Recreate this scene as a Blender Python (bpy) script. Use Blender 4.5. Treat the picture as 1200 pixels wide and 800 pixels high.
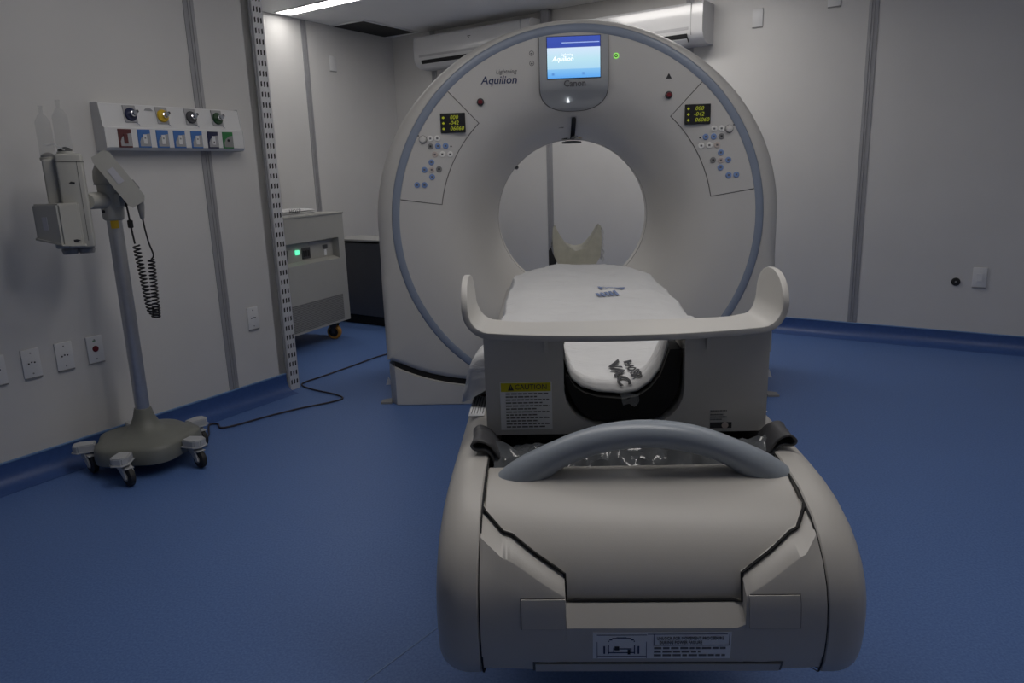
import bpy, bmesh, math, random
from math import sin, cos, pi, radians, sqrt, atan2
from mathutils import Vector, Matrix, noise
random.seed(7)
for o in list(bpy.data.objects): bpy.data.objects.remove(o)
SC = bpy.context.scene
COL = SC.collection

# ------------------------------------------------------------------ camera
F_PX = 870.0
PITCH = math.atan(200 * cos(radians(1.9)) / F_PX); ROLL = radians(1.9); YAW = radians(-2.7)
CAM = Vector((-0.15, -3.5, 1.12))
fwd = Vector((sin(YAW) * cos(PITCH), cos(YAW) * cos(PITCH), -sin(PITCH)))
rt = Vector((cos(YAW), -sin(YAW), 0)); up = rt.cross(fwd)
R_ = cos(ROLL) * rt - sin(ROLL) * up; U_ = sin(ROLL) * rt + cos(ROLL) * up
cd = bpy.data.cameras.new('camera'); cam = bpy.data.objects.new('camera', cd); COL.objects.link(cam)
cd.sensor_width = 36.0; cd.lens = F_PX / 1200 * 36.0; cd.clip_start = 0.02
m = Matrix((R_, U_, -fwd)).transposed().to_4x4(); m.translation = CAM
cam.matrix_world = m
SC.camera = cam
# ------------------------------------------------------------------ world and exposure
w = bpy.data.worlds.new('world'); SC.world = w; w.use_nodes = True
w.node_tree.nodes['Background'].inputs[0].default_value = (0.6, 0.65, 0.7, 1)
w.node_tree.nodes['Background'].inputs[1].default_value = 0.05
SC.view_settings.view_transform = 'Standard'; SC.view_settings.look = 'None'
SC.view_settings.gamma = 1.0; SC.view_settings.use_curve_mapping = False
SC.view_settings.exposure = 0.28
LAMP_ALCOVE = 9.0
LAMPS = [(-0.78, -1.10, 1.24, .25, 5.2, 'white strip ceiling light between injector and couch, out of frame'),
         (0.20, -2.12, 1.24, .25, 7.6, 'white strip ceiling light over the foot of the couch, out of frame'),
         (0.35, 1.30, 1.24, .25, 9.5, 'white strip ceiling light behind the scanner gantry'),
         (1.10, -0.95, 1.24, .25, 4.0, 'unseen white strip ceiling light right of the couch, added to lighten gantry and back wall')]  # last strip is unseen, added to lighten the gantry and back wall

# ------------------------------------------------------------------ materials
def mat(name, col, rough=0.5, metal=0.0, emit=None, es=0.0, var=0.0, scale=8.0, bump=0.0, bscale=200.0, spec=0.5, trans=0.0, alpha=1.0, coat=0.0):
    mt = bpy.data.materials.new(name); mt.use_nodes = True
    nt = mt.node_tree; b = nt.nodes['Principled BSDF']
    b.inputs['Base Color'].default_value = (*col, 1); b.inputs['Roughness'].default_value = rough
    b.inputs['Metallic'].default_value = metal; b.inputs['Specular IOR Level'].default_value = spec
    b.inputs['Transmission Weight'].default_value = trans; b.inputs['Alpha'].default_value = alpha
    b.inputs['Coat Weight'].default_value = coat
    if emit:
        b.inputs['Emission Color'].default_value = (*emit, 1); b.inputs['Emission Strength'].default_value = es
    tc = nt.nodes.new('ShaderNodeTexCoord')
    if var > 0:
        n = nt.nodes.new('ShaderNodeTexNoise'); n.inputs['Scale'].default_value = scale; n.inputs['Detail'].default_value = 5
        nt.links.new(tc.outputs['Object'], n.inputs['Vector'])
        r = nt.nodes.new('ShaderNodeValToRGB')
        r.color_ramp.elements[0].color = (*[c * (1 - var) for c in col], 1); r.color_ramp.elements[0].position = 0.3
        r.color_ramp.elements[1].color = (*[min(1, c * (1 + var)) for c in col], 1); r.color_ramp.elements[1].position = 0.7
        nt.links.new(n.outputs['Fac'], r.inputs['Fac']); nt.links.new(r.outputs['Color'], b.inputs['Base Color'])
    if bump > 0:
        n2 = nt.nodes.new('ShaderNodeTexNoise'); n2.inputs['Scale'].default_value = bscale; n2.inputs['Detail'].default_value = 3
        nt.links.new(tc.outputs['Object'], n2.inputs['Vector'])
        bp = nt.nodes.new('ShaderNodeBump'); bp.inputs['Strength'].default_value = bump; bp.inputs['Distance'].default_value = 0.002
        nt.links.new(n2.outputs['Fac'], bp.inputs['Height']); nt.links.new(bp.outputs['Normal'], b.inputs['Normal'])
    return mt

M = {}
M['wall'] = mat('painted_wall_panel', (0.655, 0.645, 0.63), 0.42, var=0.025, scale=3, bump=0.03, bscale=60)
M['strip'] = mat('aluminium_joint', (0.36, 0.36, 0.375), 0.45, metal=0.25, var=0.04, scale=20)
M['stripd'] = mat('joint_groove', (0.16, 0.16, 0.17), 0.6, var=0.05)
M['ceil'] = mat('ceiling_paint', (0.82, 0.82, 0.82), 0.6, var=0.02, scale=2)
M['skirt'] = mat('blue_cove_vinyl', (0.045, 0.10, 0.29), 0.4, var=0.08, scale=60)
M['skirt_cap'] = mat('blue_cove_cap', (0.13, 0.24, 0.45), 0.45, var=0.05)
M['beige'] = mat('beige_plastic', (0.58, 0.565, 0.535), 0.42, var=0.02, scale=4, bump=0.05, bscale=500)
M['beige2'] = mat('couch_plastic', (0.57, 0.545, 0.505), 0.4, var=0.02, scale=4, bump=0.06, bscale=500)
M['face'] = mat('gantry_face_plastic', (0.64, 0.625, 0.60), 0.38, var=0.015, scale=3)
M['ring'] = mat('blue_grey_trim', (0.27, 0.315, 0.40), 0.35, var=0.03)
M['bluegrey'] = mat('blue_grey_plastic', (0.34, 0.38, 0.43), 0.32, var=0.02)
M['bezel'] = mat('bezel_grey_plastic', (0.40, 0.415, 0.43), 0.3, var=0.02)
M['bezel2'] = mat('bezel_lower_plastic', (0.44, 0.455, 0.47), 0.25, var=0.02)
M['gap'] = mat('shadow_gap_rubber', (0.012, 0.012, 0.013), 0.8, var=0.1)
M['line'] = mat('grey_gasket', (0.13, 0.125, 0.12), 0.7, var=0.05)
M['black'] = mat('black_plastic', (0.012, 0.012, 0.014), 0.4, var=0.1)
M['foam'] = mat('black_foam', (0.006, 0.006, 0.006), 0.75, var=0.2, scale=30)
M['dark'] = mat('dark_grey_plastic', (0.06, 0.06, 0.065), 0.5, var=0.05)
M['grey'] = mat('mid_grey_plastic', (0.26, 0.26, 0.26), 0.45, var=0.04)
M['white'] = mat('white_plastic', (0.72, 0.72, 0.72), 0.35, var=0.015)
M['acwhite'] = mat('white_gloss_plastic', (0.60, 0.60, 0.605), 0.16, var=0.01, coat=0.3)
M['acgrey'] = mat('silver_stripe', (0.38, 0.38, 0.39), 0.3, var=0.03)
M['inject'] = mat('warm_grey_plastic', (0.46, 0.455, 0.42), 0.42, var=0.02)
M['base'] = mat('olive_grey_plastic', (0.20, 0.205, 0.18), 0.45, var=0.04, bump=0.1, bscale=300)
M['caster'] = mat('light_grey_plastic', (0.46, 0.47, 0.48), 0.4, var=0.03)
M['steel'] = mat('brushed_steel', (0.50, 0.51, 0.53), 0.35, metal=0.75, var=0.04, scale=40)
M['chrome'] = mat('chrome', (0.75, 0.75, 0.77), 0.12, metal=1.0, var=0.02)
M['galv'] = mat('galvanised_upright', (0.74, 0.74, 0.76), 0.4, metal=0.1, var=0.04, scale=30)
M['rubber'] = mat('black_rubber', (0.02, 0.02, 0.02), 0.6, var=0.1)
M['orange'] = mat('orange_polyurethane', (0.55, 0.26, 0.04), 0.45, var=0.06)
M['yellow'] = mat('yellow_label', (0.62, 0.55, 0.0), 0.45, var=0.03)
M['yelplate'] = mat('yellow_plastic', (0.65, 0.42, 0.02), 0.35, var=0.03)
M['paper'] = mat('label_paper', (0.86, 0.87, 0.88), 0.45, var=0.02)
M['sticker'] = mat('faded_sticker', (0.52, 0.52, 0.56), 0.45, var=0.04)
M['ink'] = mat('print_ink', (0.03, 0.03, 0.035), 0.6, var=0.1)
M['inkgrey'] = mat('grey_print_ink', (0.15, 0.15, 0.155), 0.6, var=0.1)
M['navy'] = mat('navy_ink', (0.035, 0.05, 0.13), 0.5, var=0.1)
M['blueink'] = mat('blue_stamp_ink', (0.19, 0.25, 0.42), 0.7, var=0.2, scale=150)
M['red'] = mat('red_plastic', (0.16, 0.012, 0.02), 0.35, var=0.05)
M['redplate'] = mat('dark_red_plastic', (0.11, 0.03, 0.03), 0.4, var=0.05)
M['blueplate'] = mat('blue_plastic', (0.06, 0.17, 0.46), 0.4, var=0.05)
M['greenplate'] = mat('green_plastic', (0.03, 0.20, 0.06), 0.4, var=0.05)
M['darkgreen'] = mat('dark_green_plastic', (0.015, 0.06, 0.02), 0.3, var=0.05)
M['navyplate'] = mat('navy_plastic', (0.02, 0.025, 0.07), 0.3, var=0.05)
M['ups'] = mat('grey_beige_cabinet_paint', (0.40, 0.395, 0.365), 0.5, var=0.02)
M['cab'] = mat('slate_cabinet', (0.085, 0.09, 0.105), 0.35, var=0.05)
M['cabtop'] = mat('cabinet_top_laminate', (0.42, 0.42, 0.41), 0.4, var=0.03)
M['headpad'] = mat('cream_foam', (0.46, 0.45, 0.375), 0.45, var=0.1, scale=25)
M['skin_btn_w'] = mat('button_white', (0.84, 0.83, 0.80), 0.35, var=0.02)
M['btn_blue'] = mat('button_blue', (0.22, 0.33, 0.60), 0.35, var=0.03)
M['btn_grey'] = mat('button_grey', (0.25, 0.25, 0.25), 0.35, var=0.03)
M['btn_warm'] = mat('button_warm', (0.58, 0.50, 0.46), 0.35, var=0.03)
M['led_green'] = mat('green_led', (0.1, 0.3, 0.1), 0.4, emit=(0.35, 0.9, 0.15), es=0.6, var=0.02)
M['led_ups'] = mat('green_indicator', (0.1, 0.4, 0.3), 0.4, emit=(0.12, 0.85, 0.45), es=1.0, var=0.02)
M['led_digit'] = mat('yellow_green_digits', (0.1, 0.1, 0.02), 0.4, emit=(0.38, 0.42, 0.02), es=0.42, var=0.02)
M['scr_text'] = mat('screen_white', (0.5, 0.5, 0.5), 0.4, emit=(0.9, 0.95, 1.0), es=0.85, var=0.01)
M['scr_line'] = mat('screen_header_line', (0.3, 0.4, 0.5), 0.4, emit=(0.35, 0.45, 0.75), es=0.7, var=0.01)
M['scr_icon'] = mat('screen_icon_blue', (0.1, 0.2, 0.4), 0.4, emit=(0.10, 0.32, 0.75), es=0.6, var=0.01)
M['lamp'] = mat('lamp_diffuser', (0.9, 0.9, 0.9), 0.5, emit=(1.0, 0.97, 0.94), es=LAMP_ALCOVE, var=0.01)
M['clear'] = mat('clear_plastic', (0.80, 0.82, 0.82), 0.12, trans=0.0, alpha=0.28, var=0.02)
M['syringe'] = mat('syringe_plastic', (0.45, 0.47, 0.47), 0.12, alpha=0.16, var=0.02)
M['film'] = mat('crumpled_film', (0.16, 0.17, 0.18), 0.12, alpha=0.75, var=0.25, scale=14)
M['stainless_dark'] = mat('dark_vent_metal', (0.02, 0.02, 0.021), 0.6, var=0.1)
M['cable'] = mat('cable_sheath', (0.05, 0.04, 0.045), 0.5, var=0.1)
M['weld'] = mat('vinyl_weld_line', (0.16, 0.25, 0.46), 0.5, var=0.05)

def floor_material():
    mt = bpy.data.materials.new('blue_speckled_vinyl'); mt.use_nodes = True
    nt = mt.node_tree; b = nt.nodes['Principled BSDF']; tc = nt.nodes.new('ShaderNodeTexCoord')
    n1 = nt.nodes.new('ShaderNodeTexNoise'); n1.inputs['Scale'].default_value = 160; n1.inputs['Detail'].default_value = 4
    n2 = nt.nodes.new('ShaderNodeTexNoise'); n2.inputs['Scale'].default_value = 2.2; n2.inputs['Detail'].default_value = 4
    r1 = nt.nodes.new('ShaderNodeValToRGB'); r2 = nt.nodes.new('ShaderNodeValToRGB')
    r1.color_ramp.elements[0].position = 0.35; r1.color_ramp.elements[0].color = (0.085, 0.165, 0.40, 1)
    r1.color_ramp.elements[1].position = 0.68; r1.color_ramp.elements[1].color = (0.125, 0.225, 0.49, 1)
    r2.color_ramp.elements[0].color = (0.90, 0.90, 0.92, 1); r2.color_ramp.elements[1].color = (1, 1, 1, 1)
    mx = nt.nodes.new('ShaderNodeMixRGB'); mx.blend_type = 'MULTIPLY'; mx.inputs['Fac'].default_value = 1
    for n in (n1, n2): nt.links.new(tc.outputs['Object'], n.inputs['Vector'])
    nt.links.new(n1.outputs['Fac'], r1.inputs['Fac']); nt.links.new(n2.outputs['Fac'], r2.inputs['Fac'])
    nt.links.new(r1.outputs['Color'], mx.inputs['Color1']); nt.links.new(r2.outputs['Color'], mx.inputs['Color2'])
    nt.links.new(mx.outputs['Color'], b.inputs['Base Color'])
    b.inputs['Roughness'].default_value = 0.48; b.inputs['Specular IOR Level'].default_value = 0.4
    bp = nt.nodes.new('ShaderNodeBump'); bp.inputs['Strength'].default_value = 0.06; bp.inputs['Distance'].default_value = 0.002
    nt.links.new(n1.outputs['Fac'], bp.inputs['Height']); nt.links.new(bp.outputs['Normal'], b.inputs['Normal'])
    return mt
M['floor'] = floor_material()

def cloth_material():
    mt = mat('white_cotton_sheet', (0.68, 0.68, 0.68), 0.85, var=0.02, scale=6, spec=0.15)
    nt = mt.node_tree; b = nt.nodes['Principled BSDF']; tc = nt.nodes['Texture Coordinate']
    n = nt.nodes.new('ShaderNodeTexNoise'); n.inputs['Scale'].default_value = 16; n.inputs['Detail'].default_value = 5; n.inputs['Distortion'].default_value = 1.2
    mp = nt.nodes.new('ShaderNodeMapping'); mp.inputs['Scale'].default_value = (0.5, 1.6, 1)
    nt.links.new(tc.outputs['Object'], mp.inputs['Vector']); nt.links.new(mp.outputs['Vector'], n.inputs['Vector'])
    bp = nt.nodes.new('ShaderNodeBump'); bp.inputs['Strength'].default_value = 0.6; bp.inputs['Distance'].default_value = 0.012
    nt.links.new(n.outputs['Fac'], bp.inputs['Height']); nt.links.new(bp.outputs['Normal'], b.inputs['Normal'])
    return mt
M['cloth'] = cloth_material()

def screen_material():
    mt = bpy.data.materials.new('lit_screen'); mt.use_nodes = True
    nt = mt.node_tree; b = nt.nodes['Principled BSDF']; tc = nt.nodes.new('ShaderNodeTexCoord')
    sp = nt.nodes.new('ShaderNodeSeparateXYZ'); nt.links.new(tc.outputs['Generated'], sp.inputs[0])
    r = nt.nodes.new('ShaderNodeValToRGB'); e = r.color_ramp.elements
    e[0].position = 0.0; e[0].color = (0.10, 0.38, 0.88, 1)
    e[1].position = 1.0; e[1].color = (0.028, 0.07, 0.42, 1)
    for p, c in ((0.21, (0.24, 0.55, 0.90)), (0.225, (0.42, 0.70, 0.90)), (0.45, (0.50, 0.78, 0.90)), (0.73, (0.66, 0.80, 0.98)), (0.74, (0.022, 0.06, 0.40))):
        x = e.new(p); x.color = (*c, 1)
    nt.links.new(sp.outputs['Z'], r.inputs['Fac']); nt.links.new(r.outputs['Color'], b.inputs['Emission Color'])
    b.inputs['Emission Strength'].default_value = 0.8; b.inputs['Base Color'].default_value = (0.02, 0.02, 0.02, 1); b.inputs['Roughness'].default_value = 0.3
    return mt
M['screen'] = screen_material()

def grille_material():
    mt = mat('perforated_grille', (0.27, 0.265, 0.25), 0.5)
    nt = mt.node_tree; b = nt.nodes['Principled BSDF']; tc = nt.nodes['Texture Coordinate']
    v = nt.nodes.new('ShaderNodeTexVoronoi'); v.inputs['Scale'].default_value = 95; v.inputs['Randomness'].default_value = 0.0
    r = nt.nodes.new('ShaderNodeValToRGB'); r.color_ramp.elements[0].position = 0.30; r.color_ramp.elements[0].color = (0.05, 0.05, 0.05, 1)
    r.color_ramp.elements[1].position = 0.42; r.color_ramp.elements[1].color = (0.27, 0.265, 0.25, 1)
    nt.links.new(tc.outputs['Object'], v.inputs['Vector']); nt.links.new(v.outputs['Distance'], r.inputs['Fac']); nt.links.new(r.outputs['Color'], b.inputs['Base Color'])
    return mt
M['grille'] = grille_material()

# ------------------------------------------------------------------ mesh helpers
def tagged(o, label, cat=None, group=None, kind=None):
    o['label'] = label
    if cat: o['category'] = cat
    if group: o['group'] = group
    if kind: o['kind'] = kind
    return o

def thing(name, label, cat, loc=(0, 0, 0), rz=0.0, group=None):
    o = bpy.data.objects.new(name, None); COL.objects.link(o)
    o.empty_display_size = 0.1; o.location = loc; o.rotation_euler = (0, 0, rz)
    return tagged(o, label, cat, group)

def obj(name, bm, mtl, parent=None, smooth=35, label=None, loc=None, rot=None):
    me = bpy.data.meshes.new(name)
    bmesh.ops.recalc_face_normals(bm, faces=bm.faces)
    bm.to_mesh(me); bm.free()
    if smooth:
        for p in me.polygons: p.use_smooth = True
        me.set_sharp_from_angle(angle=radians(smooth))
    return link(name, me, mtl, parent, label, loc, rot)

def link(name, me, mtl, parent=None, label=None, loc=None, rot=None):
    o = bpy.data.objects.new(name, me); COL.objects.link(o)
    if mtl and not me.materials: me.materials.append(M[mtl])
    if parent: o.parent = parent
    if loc is not None: o.location = loc
    if rot is not None: o.rotation_euler = rot
    if label: o['label'] = label
    return o

def NB(): return bmesh.new()

def box(bm, x0, x1, y0, y1, z0, z1, bev=0.0, seg=2):
    mtx = Matrix.Translation(((x0 + x1) / 2, (y0 + y1) / 2, (z0 + z1) / 2)) @ Matrix.Diagonal((abs(x1 - x0), abs(y1 - y0), abs(z1 - z0), 1))
    t = bmesh.new(); bmesh.ops.create_cube(t, size=1, matrix=mtx)
    if bev > 0: bmesh.ops.bevel(t, geom=t.edges[:], offset=bev, segments=seg, profile=0.5, affect='EDGES')
    merge(bm, t); return bm

def merge(bm, t, mtx=None):
    vs = [bm.verts.new((mtx @ v.co) if mtx else v.co) for v in t.verts]
    t.verts.index_update()
    for f in t.faces:
        try: bm.faces.new([vs[v.index] for v in f.verts])
        except ValueError: pass
    t.free()

def grid(bm, rows, close_u=False, close_v=False):
    V = [[bm.verts.new(p) for p in r] for r in rows]
    n = len(V); k = len(V[0])
    for i in range(n if close_v else n - 1):
        for j in range(k if close_u else k - 1):
            q = [V[i][j], V[i][(j + 1) % k], V[(i + 1) % n][(j + 1) % k], V[(i + 1) % n][j]]
            try: bm.faces.new(q)
            except ValueError: pass
    return V

def lathe(bm, prof, seg=24, axis='z', c=(0, 0, 0), cap=True):
    rows = []
    for r, h in prof:
        row = []
        for i in range(seg):
            a = 2 * pi * i / seg
            if axis == 'z': p = (c[0] + r * cos(a), c[1] + r * sin(a), c[2] + h)
            elif axis == 'y': p = (c[0] + r * cos(a), c[1] + h, c[2] + r * sin(a))
            else: p = (c[0] + h, c[1] + r * cos(a), c[2] + r * sin(a))
            row.append(p)
        rows.append(row)
    V = grid(bm, rows, close_u=True)
    if cap:
        for r in (V[0], V[-1]):
            try: bm.faces.new(r)
            except ValueError: pass
    return bm

def prism(bm, pts, h0, h1, axis='y'):
    def P(a, b, h): return {'y': (a, h, b), 'x': (h, a, b), 'z': (a, b, h)}[axis]
    A = [bm.verts.new(P(a, b, h0)) for a, b in pts]; B = [bm.verts.new(P(a, b, h1)) for a, b in pts]
    n = len(pts)
    bm.faces.new(A); bm.faces.new(B)
    for i in range(n): bm.faces.new([A[i], A[(i + 1) % n], B[(i + 1) % n], B[i]])
    bm.normal_update(); return bm

def tube(bm, path, rad, seg=8, cap=True, flat=None):
    path = [Vector(p) for p in path]; rows = []; prev = None
    n = len(path)
    for i, p in enumerate(path):
        d = (path[min(i + 1, n - 1)] - path[max(i - 1, 0)]).normalized()
        if prev is None: s = d.cross(Vector((0, 0, 1)) if abs(d.z) < 0.9 else Vector((1, 0, 0))).normalized()
        else: s = (prev - d * prev.dot(d)).normalized()
        prev = s; t = d.cross(s)
        r = rad[i] if isinstance(rad, (list, tuple)) else rad
        rows.append([p + (s * cos(2 * pi * k / seg) + t * sin(2 * pi * k / seg)) * r for k in range(seg)])
    V = grid(bm, rows, close_u=True)
    if cap: bm.faces.new(V[0]); bm.faces.new(V[-1])
    return bm

def cyl(bm, p0, p1, r, seg=16): return tube(bm, [p0, p1], r, seg)

def smoothstep(a, b, x):
    t = max(0.0, min(1.0, (x - a) / (b - a))); return t * t * (3 - 2 * t)

def catmull(P, n=8):
    P = [Vector(p) for p in P]; out = []
    Q = [P[0]] + P + [P[-1]]
    for i in range(1, len(Q) - 2):
        a, b, c, d = Q[i - 1:i + 3]
        for k in range(n):
            t = k / n
            out.append(0.5 * (2 * b + (c - a) * t + (2 * a - 5 * b + 4 * c - d) * t * t + (3 * b - a - 3 * c + d) * t ** 3))
    out.append(P[-1]); return out

def text(name, s, size, mtl, parent, loc, rot=(pi / 2, 0, 0), shear=0.0, ext=0.0004, align='CENTER', xs=1.0, warp=None, off=0.0):
    cu = bpy.data.curves.new(name, 'FONT'); cu.body = s; cu.size = size; cu.extrude = ext; cu.shear = shear
    cu.align_x = align; cu.align_y = 'CENTER'; cu.resolution_u = 2; cu.offset = off
    t = bpy.data.objects.new('tmp_text', cu); COL.objects.link(t)
    dg = bpy.context.evaluated_depsgraph_get()
    me = bpy.data.meshes.new_from_object(t.evaluated_get(dg))
    bpy.data.objects.remove(t); bpy.data.curves.remove(cu)
    me.name = name; me.materials.clear()
    if xs != 1.0:
        for v in me.vertices: v.co.x *= xs
    if warp:
        for v in me.vertices: v.co = warp(v.co)
        return link(name, me, mtl, parent)
    return link(name, me, mtl, parent, None, loc, rot)

def kids(o): return [c for c in COL.objects if c.parent == o]
def copy_tree(o, parent=None):
    c = o.copy(); COL.objects.link(c); c.parent = parent
    for ch in kids(o): copy_tree(ch, c)
    return c

# ------------------------------------------------------------------ the room
CEIL = 2.28
LA = Vector((-2.233, -0.937, 0)); DL = Vector((0.4811, 0.8767, 0)); AL = atan2(DL.y, DL.x); NL = Vector((DL.y, -DL.x, 0))
BA = Vector((1.559, 1.430, 0)); DR = Vector((0.8418, -0.5398, 0)); AR = atan2(DR.y, DR.x); NR = Vector((DR.y, -DR.x, 0))
CR = Vector((-1.43, 3.347, 0))
def onL(u, z=0.0, off=0.0): p = LA + DL * u + NL * off; return Vector((p.x, p.y, z))
def onB(u, z=0.0, off=0.0): p = BA + DR * u + NR * off; return Vector((p.x, p.y, z))
def onA(u, z=0.0, off=0.0): p = CR + DL * u + NL * off; return Vector((p.x, p.y, z))
P0 = LA - DL * 3.7; P1 = LA + DL * 1.47
dep = NL.dot(LA - CR); P2 = P1 - NL * dep
P4 = BA + DR * 2.3; P5 = P4 - DL * 6.2
OUT = [P0, P1, P2, CR, P4, P5]

bm = NB(); bm.faces.new([bm.verts.new((p.x, p.y, 0)) for p in OUT])
ex = bmesh.ops.extrude_face_region(bm, geom=bm.faces[:]); bmesh.ops.translate(bm, verts=[v for v in ex['geom'] if isinstance(v, bmesh.types.BMVert)], vec=(0, 0, -0.08))
fl = obj('floor', bm, 'floor', smooth=0); fl['kind'] = 'structure'; fl['label'] = 'blue speckled sheet vinyl floor'
bm = NB(); bm.faces.new([bm.verts.new((p.x, p.y, CEIL)) for p in OUT])
ex = bmesh.ops.extrude_face_region(bm, geom=bm.faces[:]); bmesh.ops.translate(bm, verts=[v for v in ex['geom'] if isinstance(v, bmesh.types.BMVert)], vec=(0, 0, 0.08))
ce = obj('ceiling', bm, 'ceil', smooth=0); ce['kind'] = 'structure'; ce['label'] = 'plain off white ceiling'
# welded seams in the vinyl
def weld(a, b):
    bm = NB(); d = (Vector(b) - Vector(a)).normalized() * 0.0025; s = Vector((-d.y, d.x, 0))
    A, B = Vector(a), Vector(b)
    grid(bm, [[A - s, B - s], [A - s * .4 + Vector((0, 0, .0012)), B - s * .4 + Vector((0, 0, .0012))], [A + s * .4 + Vector((0, 0, .0012)), B + s * .4 + Vector((0, 0, .0012))], [A + s, B + s]])
    obj('weld_line', bm, 'weld', fl)
weld((-1.10, -2.82, 0.0003), (-0.15, -1.41, 0.0003))

def wall(name, base, ang, u0, u1, seams, label, z1=CEIL):
    """slab whose local x runs along the wall and whose local -y faces the room; panels between joint strips"""
    bm = NB(); box(bm, u0, u1, 0.012, 0.10, 0, z1)
    o = obj(name, bm, 'wall', smooth=0, loc=base, rot=(0, 0, ang)); o['kind'] = 'structure'; o['label'] = label
    edges = [u0] + [s for s in seams] + [u1]
    for i in range(len(edges) - 1):
        a = edges[i] + (0.004 if i else 0); b = edges[i + 1] - (0.004 if i < len(edges) - 2 else 0)
        bm = NB(); box(bm, a, b, 0.0, 0.012, 0.06, z1 - .001)
        obj('wall_panel', bm, 'wall', o, smooth=0)
    for s in seams:
        bm = NB()
        pr = [(-.027, 0), (-.027, -.004), (-.010, -.005), (-.009, -.002), (-.005, -.002), (-.004, -.005), (.004, -.005), (.005, -.002), (.009, -.002), (.010, -.005), (.027, -.004), (.027, 0)]
        prism(bm, [(s + x, y) for x, y in pr], 0.085, z1 - .002, 'z')
        obj('joint_strip', bm, 'strip', o, smooth=0)
    return o

wl = wall('wall_left', LA, AL, -3.7, 1.47, [-3.44, -2.31, -1.18, -0.05, 1.078], 'white panelled wall with grey joint strips beside the injector')
wa = wall('wall_alcove', CR, AL, -(CR - P2).length - 0.1, 0.0, [-1.042], 'white panelled wall at the back of the recess')
wb = wall('wall_back', BA, AR, -(BA - CR).length, 2.3, [-3.09, -1.959, -0.827, 0.306, 1.44], 'white panelled wall behind the scanner')
wr = wall('wall_right', P5, AL, 0.0, 6.2, [1.2, 2.33, 3.46, 4.6], 'white panelled wall on the right of the room')
wr.location = P4; wr.rotation_euler = (0, 0, AL + pi)
d = (P0 - P5); wf = wall('wall_front', P5, atan2(d.y, d.x), 0.0, d.length, [1.1, 2.2, 3.3, 4.4], 'white panelled wall behind the camera')
d = (P2 - P1); wt = wall('wall_return', P2, atan2(-d.y, -d.x), 0.0, d.length, [], 'short white return wall of the recess')
wt.location = P1; wt.rotation_euler = (0, 0, atan2(d.y, d.x))

def skirting(name, base, ang, u0, u1, label):
    bm = NB()
    pr = [(0.0, 0.098), (-.006, 0.096), (-.0065, .060), (-.010, .042), (-.018, .026), (-.032, .013), (-.055, .005), (-.085, .0012), (-.085, 0.0003), (0, 0.0003)]
    prism(bm, pr, u0, u1, 'x')
    o = obj(name, bm, 'skirt', loc=base, rot=(0, 0, ang)); o['kind'] = 'structure'; o['label'] = label
    bm = NB(); prism(bm, [(0, .095), (-.0085, .094), (-.0085, .0985), (-.005, .101), (0, .101)], u0, u1, 'x')
    obj('cap_strip', bm, 'skirt_cap', o)
skirting('baseboard_left', LA, AL, -3.7, 1.41, 'blue coved vinyl skirting under the left wall')
skirting('baseboard_back', BA, AR, -4.4, 2.3, 'blue coved vinyl skirting under the back wall')
skirting('baseboard_alcove', CR, AL, -2.9, 0, 'blue coved vinyl skirting in the recess')
skirting('baseboard_right', P4, AL + pi, 0, 6.2, 'blue coved vinyl skirting under the right wall')

# ------------------------------------------------------------------ ceiling lamps
def ceiling_lamp(name, center, ang, length, width, mtl, label):
    t = thing(name, label, 'ceiling light', (center[0], center[1], CEIL), ang, 'recessed strip lamps in the ceiling')
    bm = NB(); L, W = length / 2, width / 2
    for a in ((-L - .012, L + .012, -W - .012, -W), (-L - .012, L + .012, W, W + .012), (-L - .012, -L, -W, W), (L, L + .012, -W, W)):
        box(bm, a[0], a[1], a[2], a[3], -0.006, -0.0005)
    obj('trim_frame', bm, 'white', t, smooth=0)
    bm = NB(); box(bm, -L, L, -W, W, -0.004, -0.0005); obj('diffuser', bm, mtl, t, smooth=0)
    return t
pc = Vector((-1.99, 2.183, 0)) + DR * 0.62
ceiling_lamp('strip_light', (pc.x, pc.y), AR, 1.24, 0.125, 'lamp', 'white strip ceiling light lit in the recess near the black air grille')
for (lx, ly, ll, lw, es, lab) in LAMPS:
    M['lamp_%.2f' % lx] = mat('room_lamp_diffuser', (0.9, 0.9, 0.9), 0.5, emit=(1.0, 0.96, 0.92), es=es, var=0.01)
    ceiling_lamp('strip_light', (lx, ly), AR, ll, lw, 'lamp_%.2f' % lx, lab)

# air grille in the ceiling
t = thing('ceiling_vent', 'black slatted air grille in the ceiling above the recess corner', 'vent', (-1.485, 2.90, CEIL), AL)
bm = NB()
for a in ((-.335, .335, -.185, -.165), (-.335, .335, .165, .185), (-.335, -.315, -.165, .165), (.315, .335, -.165, .165)): box(bm, *a, -0.008, -0.0005)
obj('frame', bm, 'ceil', t, smooth=0)
bm = NB(); box(bm, -.315, .315, -.165, .165, -0.002, -0.0005); obj('dark_backing', bm, 'gap', t, smooth=0)
sl = NB(); prism(sl, [(-.008, -.0018), (.004, -.0018), (.008, -.008), (-.004, -.008)], -.165, .165, 'y')
sm = bpy.data.meshes.new('slat'); bmesh.ops.recalc_face_normals(sl, faces=sl.faces); sl.to_mesh(sm); sl.free(); sm.materials.append(M['stainless_dark'])
for k in range(26): link('slat', sm, None, t, None, (-.303 + k * .0242, 0, 0))

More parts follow.
